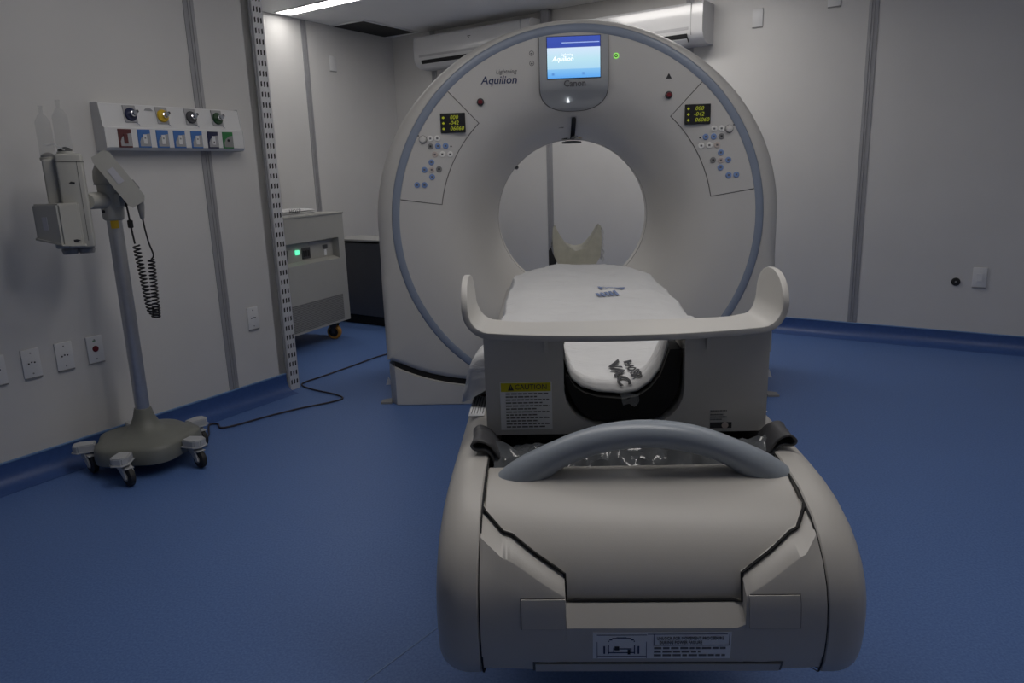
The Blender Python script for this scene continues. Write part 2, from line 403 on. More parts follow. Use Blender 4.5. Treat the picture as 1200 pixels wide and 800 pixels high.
# ------------------------------------------------------------------ CT gantry
ZC = 0.88
G = thing('ct_scanner', 'large beige ring shaped scanner gantry with round bore and blue trim', 'scanner', (0, 0, 0))
DISH = [(.825, 0.0), (.79, .001), (.75, .003), (.70, .007), (.65, .016), (.60, .034), (.555, .060), (.515, .095), (.48, .14), (.45, .19), (.425, .25), (.405, .315), (.392, .37), (.386, .42)]
def dish_y(r):
    for (r0, y0), (r1, y1) in zip(DISH, DISH[1:]):
        if r1 <= r <= r0: return y0 + (y1 - y0) * (r0 - r) / (r0 - r1)
    return 0.0
def surf(x, z, off=0.0):
    return Vector((x, dish_y(sqrt(x * x + (z - ZC) ** 2)) - off, z))
bm = NB(); lathe(bm, DISH, 96, 'y', (0, 0, ZC), cap=False)
obj('front_cover', bm, 'face', G, smooth=60)
bm = NB(); lathe(bm, [(.386, .421), (.389, .423), (.389, .427), (.385, .43), (.385, .50), (.389, .503), (.389, .507), (.392, .51), (.42, .58), (.47, .66), (.55, .74), (.62, .80)], 96, 'y', (0, 0, ZC), cap=False)
obj('bore_liner', bm, 'face', G, smooth=40)
bm = NB(); lathe(bm, [(.3855, .4195), (.3895, .4195), (.3895, .4225), (.3855, .4225)], 96, 'y', (0, 0, ZC), cap=False)
obj('bore_gasket', bm, 'line', G, smooth=0)
bm = NB(); lathe(bm, [(.8245, .006), (.8245, -.001), (.829, -.004), (.857, -.003), (.862, .002), (.862, .012)], 128, 'y', (0, 0, ZC), cap=False)
obj('accent_ring', bm, 'ring', G, smooth=50)
HW = 0.945; TOPB = 0.888
def zbot(x): return 0.095 + 0.127 * min(1.0, abs(x) / 0.92) ** 4
def outline(th):
    dx, dz = cos(th), sin(th)
    if dz >= 0: return 1 / sqrt((dx / HW) ** 2 + (dz / TOPB) ** 2)
    lo, hi = 0.0, 2.0
    for _ in range(40):
        r = (lo + hi) / 2; x, z = r * dx, ZC + r * dz
        if abs(x) < HW and z > zbot(x): lo = r
        else: hi = r
    return lo
cr_ = atan2(zbot(HW) - ZC, HW)
angs = sorted([2 * pi * i / 144 - pi / 2 for i in range(144)] + [cr_ - .004, cr_, cr_ + .004, pi - cr_ - .004, pi - cr_, pi - cr_ + .004])
angs = [a if a >= -pi / 2 else a + 2 * pi for a in angs]
rows = []
def ring_row(f, y): return [(f(a) * cos(a), y, ZC + f(a) * sin(a)) for a in angs]
def rf(a): return max(.862, outline(a) - (.085 if sin(a) > -.25 else .05))
rows.append(ring_row(lambda a: .862, .004)); rows.append(ring_row(lambda a: min(.864, outline(a)), .001)); rows.append(ring_row(rf, .001))
for k in range(1, 9):
    ph = k / 8 * pi / 2
    rows.append(ring_row(lambda a: rf(a) + (outline(a) - rf(a)) * sin(ph), .001 + .09 * (1 - cos(ph))))
rows.append(ring_row(outline, .30)); rows.append(ring_row(outline, .55))
for k in range(1, 5):
    ph = k / 4 * pi / 2
    rows.append(ring_row(lambda a: outline(a) - .10 * (1 - cos(ph)), .70 + .10 * sin(ph)))
rows.append(ring_row(lambda a: .62, .80))
bm = NB(); grid(bm, rows, close_u=True); obj('housing', bm, 'beige', G, smooth=40)
# plinth below the curved shadow gap, one cover each side
def plinth():
    bm = NB(); xs = [-.935 + .935 * 2 * i / 48 for i in range(49)]
    def yf(x): d = max(0, abs(x) - .875); return .003 + (.06 - sqrt(max(0, .06 ** 2 - d * d)) if d < .06 else .06)
    n = len(xs); front_t = [(x, yf(x), zbot(x) - .014) for x in xs]; front_b = [(x, yf(x), .004) for x in xs]
    back_t = [(x, .76, zbot(x) - .014) for x in xs]; back_b = [(x, .76, .004) for x in xs]
    lip = [(x, yf(x) + .004, .0) for x in xs]
    grid(bm, [lip, front_b, front_t, back_t, back_b], close_v=True)
    for s in (0, -1):
        bm.faces.new([bm.verts.new(r[s]) for r in (lip, front_b, front_t, back_t, back_b)])
    bmesh.ops.remove_doubles(bm, verts=bm.verts, dist=1e-5)
    return bm
obj('base_cover', plinth(), 'beige', G, smooth=40)
bm = NB(); xs = [-.90 + .0375 * i for i in range(49)]
grid(bm, [[(x, .025, .02) for x in xs], [(x, .025, zbot(x) + .03) for x in xs], [(x, .74, zbot(x) + .03) for x in xs], [(x, .74, .02) for x in xs]], close_v=True)
obj('shadow_gap', bm, 'gap', G, smooth=0)
for s in (-1, 1):
    bm = NB(); prism(bm, [(s * .93, .03), (s * .985, .03), (s * .985, .08), (s * .95, .10), (s * .93, .10)], .0005, .010, 'z')
    obj('floor_bracket', bm, 'grey', G, smooth=0)
    bm = NB(); prism(bm, [(s * .935, .075), (s * .972, .075), (s * .958, .115)], .12, .126, 'y')
    obj('lifting_tab', bm, 'white', G, smooth=0)

def sector(r0, r1, a0, a1, off, s, nr=8, na=24, thick=.006):
    bm = NB(); rows = []
    for i in range(na + 1):
        a = a0 + (a1 - a0) * i / na; row = []
        for j in range(nr + 1):
            r = r0 + (r1 - r0) * j / nr; x, z = -s * r * cos(a), ZC + r * sin(a)
            row.append((x, dish_y(r) - off, z))
        rows.append(row)
    V = grid(bm, rows)
    bot = [[(p.co.x, p.co.y + thick, p.co.z) for p in r] for r in V]
    edge = [v.co.copy() for v in V[0]] + [r[-1].co.copy() for r in V[1:]] + [v.co.copy() for v in V[-1][-2::-1]] + [r[0].co.copy() for r in V[-2:0:-1]]
    grid(bm, [edge, [(p.x, p.y + thick, p.z) for p in edge]], close_u=True)
    bmesh.ops.remove_doubles(bm, verts=bm.verts, dist=1e-5)
    return bm
BTN = [(.658, 1.275, 'skin_btn_w'), (.626, 1.275, 'skin_btn_w'), (.659, 1.241, 'btn_grey'), (.625, 1.241, 'btn_blue'), (.590, 1.241, 'btn_blue'),
       (.641, 1.204, 'btn_warm'), (.607, 1.204, 'skin_btn_w'), (.572, 1.203, 'skin_btn_w'), (.659, 1.170, 'btn_blue'), (.693, 1.137, 'btn_blue'),
       (.660, 1.136, 'btn_warm'), (.626, 1.138, 'btn_grey'), (.660, 1.104, 'btn_blue'), (.731, 1.070, 'btn_blue'), (.697, 1.069, 'btn_blue')]
for s, side in ((1, 'left'), (-1, 'right')):
    obj('panel_gasket', sector(.6285, .823, radians(8.6), radians(46.6), .0008, s), 'line', G, smooth=0)
    cp = obj('control_panel', sector(.632, .822, radians(8.9), radians(46.3), .003, s), 'face', G, smooth=20)
    cx, cz = -s * .551, 1.34; y = dish_y(sqrt(.551 ** 2 + .46 ** 2)) - .011
    bm = NB(); box(bm, cx - .0565, cx + .0565, y - .002, y + .02, cz - .043, cz + .043, .002); obj('readout_screen', bm, 'black', cp, smooth=0)
    for k, (st, xo) in enumerate((('000', .006), ('-042', .004), ('06060', .018))):
        text('readout_digits', st, .0255, 'led_digit', cp, (cx + xo, y - .0026, cz + .024 - .0245 * k), shear=.2)
        bm = NB(); box(bm, cx - .048, cx - .037, y - .003, y - .002, cz + .021 - .0245 * k, cz + .027 - .0245 * k); box(bm, cx - .044, cx - .041, y - .003, y - .002, cz + .018 - .0245 * k, cz + .030 - .0245 * k)
        obj('readout_symbol', bm, 'led_digit', cp, smooth=0)
    for bx, bz, mm in BTN:
        p = surf(-s * bx, bz, .003)
        bm = NB(); lathe(bm, [(.0135, .004), (.0135, -.0025), (.0115, -.004)], 20, 'y', p); b = obj('push_button', bm, mm, cp)
        bm = NB(); box(bm, p.x - .0045, p.x + .0045, p.y - .0045, p.y - .0038, p.z - .004, p.z + .004); obj('button_symbol', bm, 'inkgrey' if mm != 'btn_grey' else 'ink', cp, smooth=0)
    p = surf(-s * .692, 1.272, .003)
    bm = NB(); lathe(bm, [(.0165, 0), (.0165, -.006), (.013, -.014), (.006, -.016)], 24, 'y', p); obj('knob', bm, 'face', cp)
    bm = NB(); lathe(bm, [(.0185, 0), (.0185, -.0008)], 24, 'y', p); obj('knob_ring', bm, 'inkgrey', cp)
    p = surf(-s * .712, 1.289, .003)
    bm = NB(); lathe(bm, [(.004, 0), (.004, -.001)], 10, 'y', p); obj('panel_dot', bm, 'inkgrey', cp)
    p = surf(-s * .566, 1.238, .003); bm = NB(); lathe(bm, [(.004, 0), (.004, -.001)], 10, 'y', p); obj('panel_dot', bm, 'ink', cp)
    p = surf(-s * .422, 1.427, 0)
    bm = NB(); lathe(bm, [(.0165, 0), (.0165, -.006), (.013, -.008)], 24, 'y', p); es = obj('emergency_stop', bm, 'dark', G)
    bm = NB(); lathe(bm, [(.0105, -.006), (.0105, -.014), (.008, -.016)], 20, 'y', p); obj('stop_button', bm, 'red', es)
p = surf(.421, 1.507, 0); bm = NB(); prism(bm, [(p.x - .013, p.z - .011), (p.x + .013, p.z - .011), (p.x, p.z + .013)], p.y - .001, p.y + .002); obj('warning_triangle', bm, 'ink', G, smooth=0)
p = surf(.188, 1.601, 0); bm = NB(); lathe(bm, [(.0075, 0), (.0075, -.002), (.0125, -.002), (.0125, 0)], 24, 'y', p, cap=False); obj('power_lamp', bm, 'led_green', G)
bm = NB(); lathe(bm, [(.0074, 0), (.0074, -.0016)], 16, 'y', p); obj('power_lamp_centre', bm, 'darkgreen', G)
bm = NB(); lathe(bm, [(.003, -.0016), (.003, -.0026)], 10, 'y', p); obj('power_lamp_dot', bm, 'led_green', G)
for zz in (1.625, 1.583):
    p = surf(-.186, zz, 0); bm = NB(); lathe(bm, [(.0085, 0), (.0085, -.001), (.011, -.001), (.011, 0)], 20, 'y', p, cap=False); obj('printed_symbol', bm, 'inkgrey', G)
    bm = NB(); box(bm, p.x - .005, p.x + .005, p.y - .001, p.y + .001, p.z - .004, p.z + .002); obj('printed_symbol', bm, 'inkgrey', G, smooth=0)
def on_face(cx, cz):
    return lambda co: surf(cx + co.x, cz + co.y, .0012 + co.z)
text('logo_lettering', 'Aquilion', .048, 'navy', G, None, shear=.22, off=.0006, warp=on_face(-.336, 1.517))
text('logo_lettering', 'Lightning', .026, 'inkgrey', G, None, shear=.22, warp=on_face(-.302, 1.553))
# monitor unit: flat round the screen, its lower lobe bending back into the dish
yb = -.008
def bez_y(x, z):
    t_ = smoothstep(1.515, 1.42, z); return yb * (1 - t_) + (dish_y(sqrt(x * x + (z - ZC) ** 2)) - .004) * t_
def bez_rows(x0, zt_, zs_, zb_, off, arch=0.0):
    hw = [(x0, zt_ + (zs_ - zt_) * k / 6) for k in range(7)]
    for k in range(1, 15):
        a = k / 14 * pi / 2; hw.append((max(.004, x0 * cos(a) ** .75), zs_ - (zs_ - zb_) * sin(a) ** .85))
    rows = []
    for i, (h, z) in enumerate(hw):
        row = []
        for k in range(-8, 9):
            x = h * k / 8; zz = z + (arch * cos(pi * k / 16) * max(0, 1 - i / 5) if arch else 0)
            row.append((x, bez_y(x, zz) - off, zz))
        rows.append(row)
    return rows
def bez_mesh(*a):
    bm = NB(); V = grid(bm, bez_rows(*a))
    edge = [v.co.copy() for v in V[0]] + [r[-1].co.copy() for r in V[1:]] + [v.co.copy() for v in V[-1][-2::-1]] + [r[0].co.copy() for r in V[-2:0:-1]]
    grid(bm, [edge, [(p.x, p.y + .05, p.z) for p in edge]], close_u=True); bmesh.ops.remove_doubles(bm, verts=bm.verts, dist=1e-5); return bm
obj('monitor_gasket', bez_mesh(.1545, 1.688, 1.475, 1.379, -.0022), 'line', G, smooth=0)
mo = obj('monitor_bezel', bez_mesh(.1515, 1.691, 1.476, 1.382, 0.0), 'bezel', G, smooth=40)
obj('bezel_plate', bez_mesh(.140, 1.452, 1.4475, 1.390, .0018, .014), 'bezel2', mo, smooth=40)
bm = NB(); box(bm, -.120, .120, yb - .0015, yb + .02, 1.510, 1.690, .001); obj('screen_surround', bm, 'black', mo, smooth=0)
bm = NB(); box(bm, -.117, .117, yb - .003, yb + .005, 1.514, 1.687); obj('screen', bm, 'screen', mo, smooth=0)
text('screen_lettering', 'Aquilion', .028, 'scr_text', mo, (-.048, yb - .0034, 1.594), shear=.2, off=.0005)
text('screen_lettering', 'Lightning', .015, 'scr_text', mo, (-.030, yb - .0034, 1.612), shear=.2)
bm = NB(); box(bm, -.052, .113, yb - .0038, yb - .003, 1.6595, 1.663); obj('screen_line', bm, 'scr_line', mo, smooth=0)
for x in (-.092, .042): bm = NB(); box(bm, x - .006, x + .006, yb - .0036, yb - .003, 1.526, 1.536); obj('screen_icon', bm, 'scr_icon', mo, smooth=0)
text('brand_lettering', 'Canon', .037, 'inkgrey', mo, None, off=.0008, warp=lambda co: Vector((.004 + co.x, bez_y(.004 + co.x, 1.4905 + co.y) - .0008 + co.z, 1.4905 + co.y)))
bm = NB(); prism(bm, [(-.032, 1.415), (-.018, 1.415), (-.0215, 1.424), (-.025, 1.436), (-.0285, 1.424)], bez_y(0, 1.436) - .006, bez_y(0, 1.418) + .01); obj('triangle_highlight', bm, 'scr_text', mo, smooth=0)  # small white highlight on the bezel, drawn in as a glowing triangle
# slot and window at the top of the bore
bm = NB()
rows = []
for k in range(33):
    z = 1.262 + .096 * k / 32; y = dish_y(z - ZC)
    wd = .0105 if k < 31 else .007
    rows.append([(-wd + .004, y + .004, z), (-wd + .004, y - .0025, z - .0025), (wd + .004, y - .0025, z - .0025), (wd + .004, y + .004, z)])
grid(bm, rows); obj('laser_slot', bm, 'black', G, smooth=0)
bm = NB(); lathe(bm, [(.050, 0), (.050, .008), (.03, .012)], 24, 'z', (.004, .455, 1.247)); obj('laser_window', bm, 'grey', G)
bm = NB(); box(bm, .034, .082, .368, .374, 1.268, 1.276); obj('warning_sticker', bm, 'yelplate', G, smooth=0)
bm = NB(); box(bm, -.048, -.020, .370, .376, 1.266, 1.272); obj('warning_sticker', bm, 'ink', G, smooth=0)
p = (-.282, .44, 1.135); bm = NB(); lathe(bm, [(.010, 0), (.006, -.012)], 12, 'y', p); obj('sensor_cap', bm, 'dark', G)
bm = NB(); q = surf(-.055, 1.315, .001); box(bm, q.x - .012, q.x + .012, q.y - .001, q.y + .004, q.z - .003, q.z + .003); obj('printed_mark', bm, 'grey', G, smooth=0)

# ------------------------------------------------------------------ patient couch
K = thing('patient_couch', 'long beige patient couch with curved grey push handle at its foot', 'couch', (0, -1.3, 0))
def kobj(name, bm, mtl, parent=None, smooth=35, label=None):
    """geometry given in world coordinates, stored relative to the couch's base"""
    p = parent or K
    if p is K: bmesh.ops.translate(bm, verts=bm.verts, vec=(0, 1.3, 0))
    else: bmesh.ops.translate(bm, verts=bm.verts, vec=(0, 1.3, 0))
    return obj(name, bm, mtl, p, smooth, label)
FOOT = [(-.10, .605), (-1.2, .605), (-2.20, .605), (-2.28, .602), (-2.34, .594), (-2.40, .575), (-2.435, .555), (-2.46, .533), (-2.48, .505), (-2.491, .475), (-2.495, .44), (-2.493, .41), (-2.487, .375), (-2.474, .348), (-2.44, .332), (-2.30, .328), (-.10, .328)]
def foot_y(z):
    seg = FOOT[4:15]
    for (y0, z0), (y1, z1) in zip(seg, seg[1:]):
        if z1 <= z <= z0: return y0 + (y1 - y0) * (z0 - z) / (z0 - z1)
    return -2.44
def inset(prof, d):
    out = []
    for i, (y, z) in enumerate(prof):
        a = prof[max(i - 1, 0)]; b = prof[min(i + 1, len(prof) - 1)]
        ty, tz = b[0] - a[0], b[1] - a[1]; l = sqrt(ty * ty + tz * tz)
        ny, nz = -tz / l, ty / l
        out.append((y + ny * d if 0 < i < len(prof) - 1 else y, z + nz * d))
    return out
# the profile runs from the gantry to the foot and back, so +d points inwards
for s, side in ((-1, 'left'), (1, 'right')):
    bm = NB(); rows = []
    x_in, x_out = .262, .333
    rows.append([(s * x_in, y, z) for y, z in inset(FOOT, .03)])
    rows.append([(s * x_in, y, z) for y, z in inset(FOOT, .003)])
    rows.append([(s * (x_in + .003), y, z) for y, z in FOOT])
    for k in range(0, 9):
        ph = k / 8 * pi / 2
        d = .045 * (1 - cos(ph)); x = x_out - .050 + .050 * sin(ph)
        rows.append([(s * x, y, z) for y, z in inset(FOOT, d)])
    V = grid(bm, rows); bm.faces.new([v for v in V[-1]])
    for e in (0, -1): pass
    kobj('side_rail', bm, 'beige2', smooth=40)
# upper foot cover
CEN = [(-2.235, .52), (-2.235, .592), (-2.245, .598), (-2.30, .596), (-2.345, .585), (-2.385, .567), (-2.42, .543), (-2.445, .515), (-2.458, .487), (-2.463, .455), (-2.462, .44)]
bm = NB(); rows = []
for x in (-.259, -.256, -.13, 0, .13, .256, .259):
    d = .003 if abs(x) > .257 else 0
    rows.append([(x, y + d, z - d) for y, z in CEN])
grid(bm, rows); kobj('foot_cover', bm, 'beige2', smooth=40)
# lower foot cover: follows the rail profile, top edge cut in a wide V with a square notch, chamfered
TOP = [(-.2605, .578), (-.226, .556), (-.212, .553), (-.130, .507), (-.1285, .466), (-.06, .4655), (.06, .4655), (.1405, .466), (.142, .507), (.225, .553), (.238, .557), (.2605, .578)]
bm = NB(); cols = []
for i in range(len(TOP) - 1):
    (x0, z0), (x1, z1) = TOP[i], TOP[i + 1]
    n = 1 if abs(x1 - x0) < .01 else 6
    for k in range(n): cols.append((x0 + (x1 - x0) * k / n, z0 + (z1 - z0) * k / n))
cols.append(TOP[-1])
rows = []
for x, zt in cols:
    zf = zt - .021 if abs(x) > .129 else zt - .026
    r = [(x, foot_y(zt) + .045, zt + .001), (x, foot_y(zt) + .022, zt), (x, foot_y(zf) + .0015, zf + .001), (x, foot_y(zf), zf - .001)]
    for k in range(1, 9):
        z = zf - .001 + (.334 - zf) * k / 8; r.append((x, foot_y(z), z))
    r.append((x, -2.36, .329))
    rows.append(r)
grid(bm, rows); kobj('lower_cover', bm, 'beige2', smooth=30)
bm = NB(); tube(bm, [(x, foot_y(z) + (.0205 if abs(x) > .129 else .026), z + .0025) for x, z in cols], .0028, 6); kobj('joint_line', bm, 'gap', smooth=0)
# dark backing behind the gaps
bm = NB(); box(bm, -.262, .262, -2.425, -2.25, .36, .495); kobj('gap_backing', bm, 'gap', smooth=0)
for s in (-1, 1):
    bm = NB()
    rows = []
    for dx in (-.0016, .0016): rows.append([(s * .2608 + dx, y + .0008, z + .0004 - .002) for y, z in FOOT[2:15]])
    grid(bm, rows); kobj('rail_gap', bm, 'gap', smooth=0)
def face_plate(x0, x1, z0, z1, off, mtl, name, parent=None, n=4, nz=4):
    bm = NB(); rows = []
    for i in range(nz + 1):
        z = z0 + (z1 - z0) * i / nz
        rows.append([(x0 + (x1 - x0) * j / n, foot_y(z) - off, z) for j in range(n + 1)])
    V = grid(bm, rows)
    edge = [v.co.copy() for v in V[0]] + [r[-1].co.copy() for r in V[1:]] + [v.co.copy() for v in V[-1][-2::-1]] + [r[0].co.copy() for r in V[-2:0:-1]]
    grid(bm, [edge, [(p.x, p.y + off + .002, p.z) for p in edge]], close_u=True)
    bmesh.ops.remove_doubles(bm, verts=bm.verts, dist=1e-5)
    return kobj(name, bm, mtl, parent, smooth=20)
face_plate(-.1985, -.1315, .437, .4855, .0004, 'line', 'latch_gasket'); face_plate(-.197, -.130, .4385, .484, .0022, 'beige2', 'latch_cover')
face_plate(.1475, .2225, .437, .4895, .0004, 'line', 'latch_gasket'); face_plate(.146, .221, .4385, .488, .0022, 'beige2', 'latch_cover')
face_plate(-.182, .202, .352, .3745, .0004, 'line', 'hatch_gasket'); face_plate(-.178, .198, .352, .371, .0022, 'beige2', 'lower_hatch')
lb = face_plate(-.089, .120, .383, .432, .0012, 'paper', 'instruction_label', nz=2)
for k, (st, xx) in enumerate((('UNLOCK FOR MOVEMENT PROCEDURE', .058), ('DURING POWER FAILURE', .044))):
    z = .4215 - .0075 * k; text('label_lettering', st, .0072, 'inkgrey', lb, (xx, foot_y(z) - .002 + 1.3, z), xs=.78, rot=(pi / 2 - .05, 0, 0))
def bars(parent, mtl, x0, x1, zs, h, yf, seedv, name='label_print', yo=1.3):
    rnd = random.Random(seedv); bm = NB()
    for k, z in enumerate(zs):
        x = x0; end = x1 - rnd.random() * (x1 - x0) * .35 * (k % 2)
        while x < end:
            wd = (.12 + rnd.random() * .16) * (x1 - x0) * .5; e = min(x + wd, end)
            box(bm, x, e, yf(z) - .0005 + yo, yf(z) + yo, z - h / 2, z + h / 2); x = e + (x1 - x0) * .022
    return obj(name, bm, mtl, parent, smooth=0)
bars(lb, 'inkgrey', .004, .112, (.4035, .3965, .3895), .0032, lambda z: foot_y(z) - .0014, 3)
# pictogram on the label
bm = NB()
fy = lambda z: foot_y(z) - .0018 + 1.3
def stroke(x0, x1, z0, z1): box(bm, x0, x1, fy((z0 + z1) / 2), fy((z0 + z1) / 2) + .0006, z0, z1)
for a in ((-.083, -.0822, .387, .428), (-.0082, -.0074, .387, .428), (-.083, -.0074, .4272, .428), (-.083, -.0074, .387, .3878), (-.073, -.0705, .394, .414), (-.021, -.0185, .394, .414), (-.066, -.0645, .394, .416), (-.0265, -.025, .394, .416),
          (-.066, -.025, .394, .3955), (-.058, -.030, .4015, .403), (-.058, -.0565, .3955, .406), (-.0315, -.030, .3955, .403), (-.006, .114, .4285, .4292), (.003, .004, .409, .429), (.003, .117, .4085, .4093), (.1165, .1173, .409, .429)): stroke(*a)
for k in range(8):
    a0, a1 = pi * k / 8, pi * (k + 1) / 8
    x0, x1 = -.0455 - .02 * cos(a0), -.0455 - .02 * cos(a1); z = .414 + .008 * sin((a0 + a1) / 2)
    stroke(min(x0, x1), max(x0, x1), z, z + .0016)
obj('label_pictogram', bm, 'navy', lb, smooth=0)
bm = NB(); box(bm, -.056, -.049, fy(.4035), fy(.4035) + .0006, .400, .407); box(bm, -.036, -.032, fy(.397), fy(.397) + .0006, .392, .402); obj('label_pictogram', bm, 'ink', lb, smooth=0)
# push handle
bm = NB(); rows = []; hx, half, hh = .016, .232, .094; RR = (half ** 2 + hh ** 2) / (2 * hh); amax = math.asin(half / RR)
for i in range(41):
    a = -amax + 2 * amax * i / 40
    cx, cz = hx + RR * sin(a), .574 + hh - RR + RR * cos(a); nx, nz = sin(a), cos(a)
    t_ = abs(a) / amax; rn = .0240 + .010 * smoothstep(.55, 1, t_); ry = .0285 + .004 * smoothstep(.6, 1, t_)
    rows.append([(cx + nx * rn * cos(b) * (1 if cos(b) > 0 else 1), -2.272 - ry * sin(b), cz + nz * rn * cos(b)) for b in [2 * pi * k / 20 for k in range(20)]])
V = grid(bm, rows, close_u=True); bm.faces.new(V[0]); bm.faces.new(V[-1]); kobj('push_handle', bm, 'bluegrey', smooth=50)
for s in (-1, 1):
    bm = NB(); c = hx + s * .192
    rows = [[(c + (.050 - .004 * k) * cos(b) + s * .006, -2.272 + (.033 - .001 * k) * sin(b), .578 + .0135 * k) for b in [2 * pi * j / 28 for j in range(28)]] for k in range(2)]
    V = grid(bm, rows, close_u=True); bm.faces.new(V[0]); bm.faces.new(V[-1]); kobj('handle_foot', bm, 'bluegrey', smooth=50)
# channel between the rails, pedestal and sliding table
bm = NB(); box(bm, -.262, .262, -2.235, -.12, .47, .50); kobj('inner_deck', bm, 'foam', smooth=0)
bm = NB(); box(bm, -.262, .262, -2.34, -.12, .35, .47); kobj('lower_body', bm, 'dark', smooth=0)
bm = NB(); box(bm, -.23, .23, -1.75, -.35, .0005, .07, .01); box(bm, -.19, .19, -1.6, -.5, .07, .355, .02); kobj('pedestal', bm, 'beige', smooth=30)
bm = NB(); rows = []
for y in [-1.92 + 2.24 * i / 20 for i in range(21)]:
    wv = .225 * (1 if y < -.2 else 1 - .5 * smoothstep(-.2, .1, y))
    top = [(wv * k / 8, y, .628 + .012 * (k / 8) ** 2) for k in range(-8, 9)]
    bot = [(wv * k / 8, y, .590 + .03 * (k / 8) ** 4) for k in range(8, -9, -1)]
    rows.append(top + bot)
V = grid(bm, rows, close_u=True); bm.faces.new(V[0]); bm.faces.new(V[-1]); kobj('table_top', bm, 'beige', smooth=40)
bm = NB(); box(bm, -.2, .2, -1.85, -.2, .50, .592); kobj('table_carriage', bm, 'dark', smooth=0)
# stickers on the rails
bm = NB(); prism(bm, [(-.322, -1.975), (-.288, -1.975), (-.288, -1.81), (-.322, -1.81)], .6052, .6062, 'z'); st = kobj('rail_label', bm, 'paper', smooth=0)
bm = NB()
for k in range(5): box(bm, -.317 + .006 * k, -.3155 + .006 * k, -1.96 + 1.3, -1.84 + 1.3 + .006 * (k % 2), .6062, .6066)
obj('label_print', bm, 'inkgrey', st, smooth=0)
bm = NB(); lathe(bm, [(.008, .6062), (.008, .6068)], 16, 'z', (-.298, -1.825 + 1.3, 0)); obj('label_symbol', bm, 'redplate', st)
bm = NB(); lathe(bm, [(.009, .6052), (.009, .6058)], 16, 'z', (.300, -1.93, 0)); kobj('label_symbol', bm, 'redplate')
bm = NB(); box(bm, .282, .315, -1.98, -1.9, .6052, .6056); kobj('rail_label', bm, 'paper', smooth=0)

# ------------------------------------------------------------------ arm board standing on the couch
B = thing('arm_support_board', 'beige board with upturned end wings standing across the couch foot', 'support board', (0, -2.05, .59))
def bobj(name, bm, mtl, parent=None, smooth=35):
    bmesh.ops.translate(bm, verts=bm.verts, vec=(0, 2.05, -.59)); return obj(name, bm, mtl, parent or B, smooth)
pts = [(-.271, .611), (-.266, .607), (.271, .607), (.2755, .612), (.278, .812), (.117, .812), (.117, .70)]
for i in range(1, 13):
    a = i / 13 * pi; c = cos(a)
    pts.append((.117 * (abs(c) ** .8) * (1 if c > 0 else -1), .70 - .082 * sin(a) ** .9))
pts += [(-.117, .70), (-.117, .812), (-.272, .812)]
bm = NB(); prism(bm, pts, -2.10, -1.99)
bobj('front_panel', bm, 'beige', smooth=30)
bm = NB(); rows = []
path = []   # (x, z, wing)  from the left tip to the right tip
R0 = .045; XW = .306; ZD = .812
for k in range(9): path.append((-XW - .004 * (1 - k / 8), .913 - (.913 - ZD - R0) * k / 8))
for k in range(1, 7): a = pi + k / 6 * pi / 2; path.append((-XW + R0 + R0 * cos(a), ZD + R0 + R0 * sin(a)))
for k in range(1, 16): path.append((-XW + R0 + (2 * XW - 2 * R0) * k / 16, ZD))
right = [(-x, z) for x, z in reversed(path[:15])]
path += right
def deckrange(x, z):
    q = max(0, (z - .852) / (.914 - .852))
    if q > 0:
        h = .090 * sqrt(max(0.0, 1 - q ** 2.2)) + .0012; c = -2.005 + .012 * q; return c - h, c + h
    e = min(1, abs(x) / .304); return -2.155 + .060 * e ** 2.2, -2.015 + .100 * e ** 6
for x, z in path:
    y0, y1 = deckrange(x, z)
    rows.append([(x, y0 + (y1 - y0) * j / 10, z) for j in range(11)])
grid(bm, rows)
dk = bobj('winged_deck', bm, 'beige', smooth=60)
md = dk.modifiers.new('thickness', 'SOLIDIFY'); md.thickness = .012; md.offset = 0
md = dk.modifiers.new('round', 'BEVEL'); md.width = .003; md.segments = 2; md.limit_method = 'ANGLE'
for x in (-.15, .16):
    bm = NB(); prism(bm, [(-2.102, .808), (-2.116, .808), (-2.102, .775)], x - .004, x + .004, 'x'); bobj('rib', bm, 'beige', smooth=0)
bm = NB(); box(bm, -.243, -.141, -2.1012, -2.1, .618, .716); lab = bobj('caution_label', bm, 'paper', smooth=0)
YB = -2.1016 + 2.05
bm = NB(); box(bm, -.241, -.143, YB, YB + .0006, .697 - .59, .7145 - .59); obj('caution_header', bm, 'yellow', lab, smooth=0)
text('caution_lettering', 'CAUTION', .0148, 'ink', lab, (-.182, YB - .0004, .7057 - .59), xs=.95)
bm = NB(); prism(bm, [(-.2275, .6995 - .59), (-.2155, .6995 - .59), (-.2215, .7125 - .59)], YB - .0005, YB); obj('caution_triangle', bm, 'ink', lab, smooth=0)
bm = NB(); box(bm, -.2220, -.2210, YB - .0008, YB, .7035 - .59, .7085 - .59); obj('caution_triangle', bm, 'yellow', lab, smooth=0)
bars(lab, 'inkgrey', -.232, -.147, [.6925 - .59 - .0062 * k for k in range(12)], .0026, lambda z: YB, 11, yo=0)
bars(lab, 'inkgrey', .168, .200, [.650 - .59, .642 - .59, .637 - .59, .632 - .59], .0024, lambda z: -2.1005 + 2.05, 5, yo=0)
bm = NB(); box(bm, .168, .210, -.0508, -.05, .614 - .59, .626 - .59); obj('rating_label', bm, 'ink', lab, smooth=0)
bm = NB(); lathe(bm, [(.0065, -.0515), (.0065, -.0505)], 16, 'y', (.197, 0, .620 - .59)); obj('rating_symbol', bm, 'btn_warm', lab)

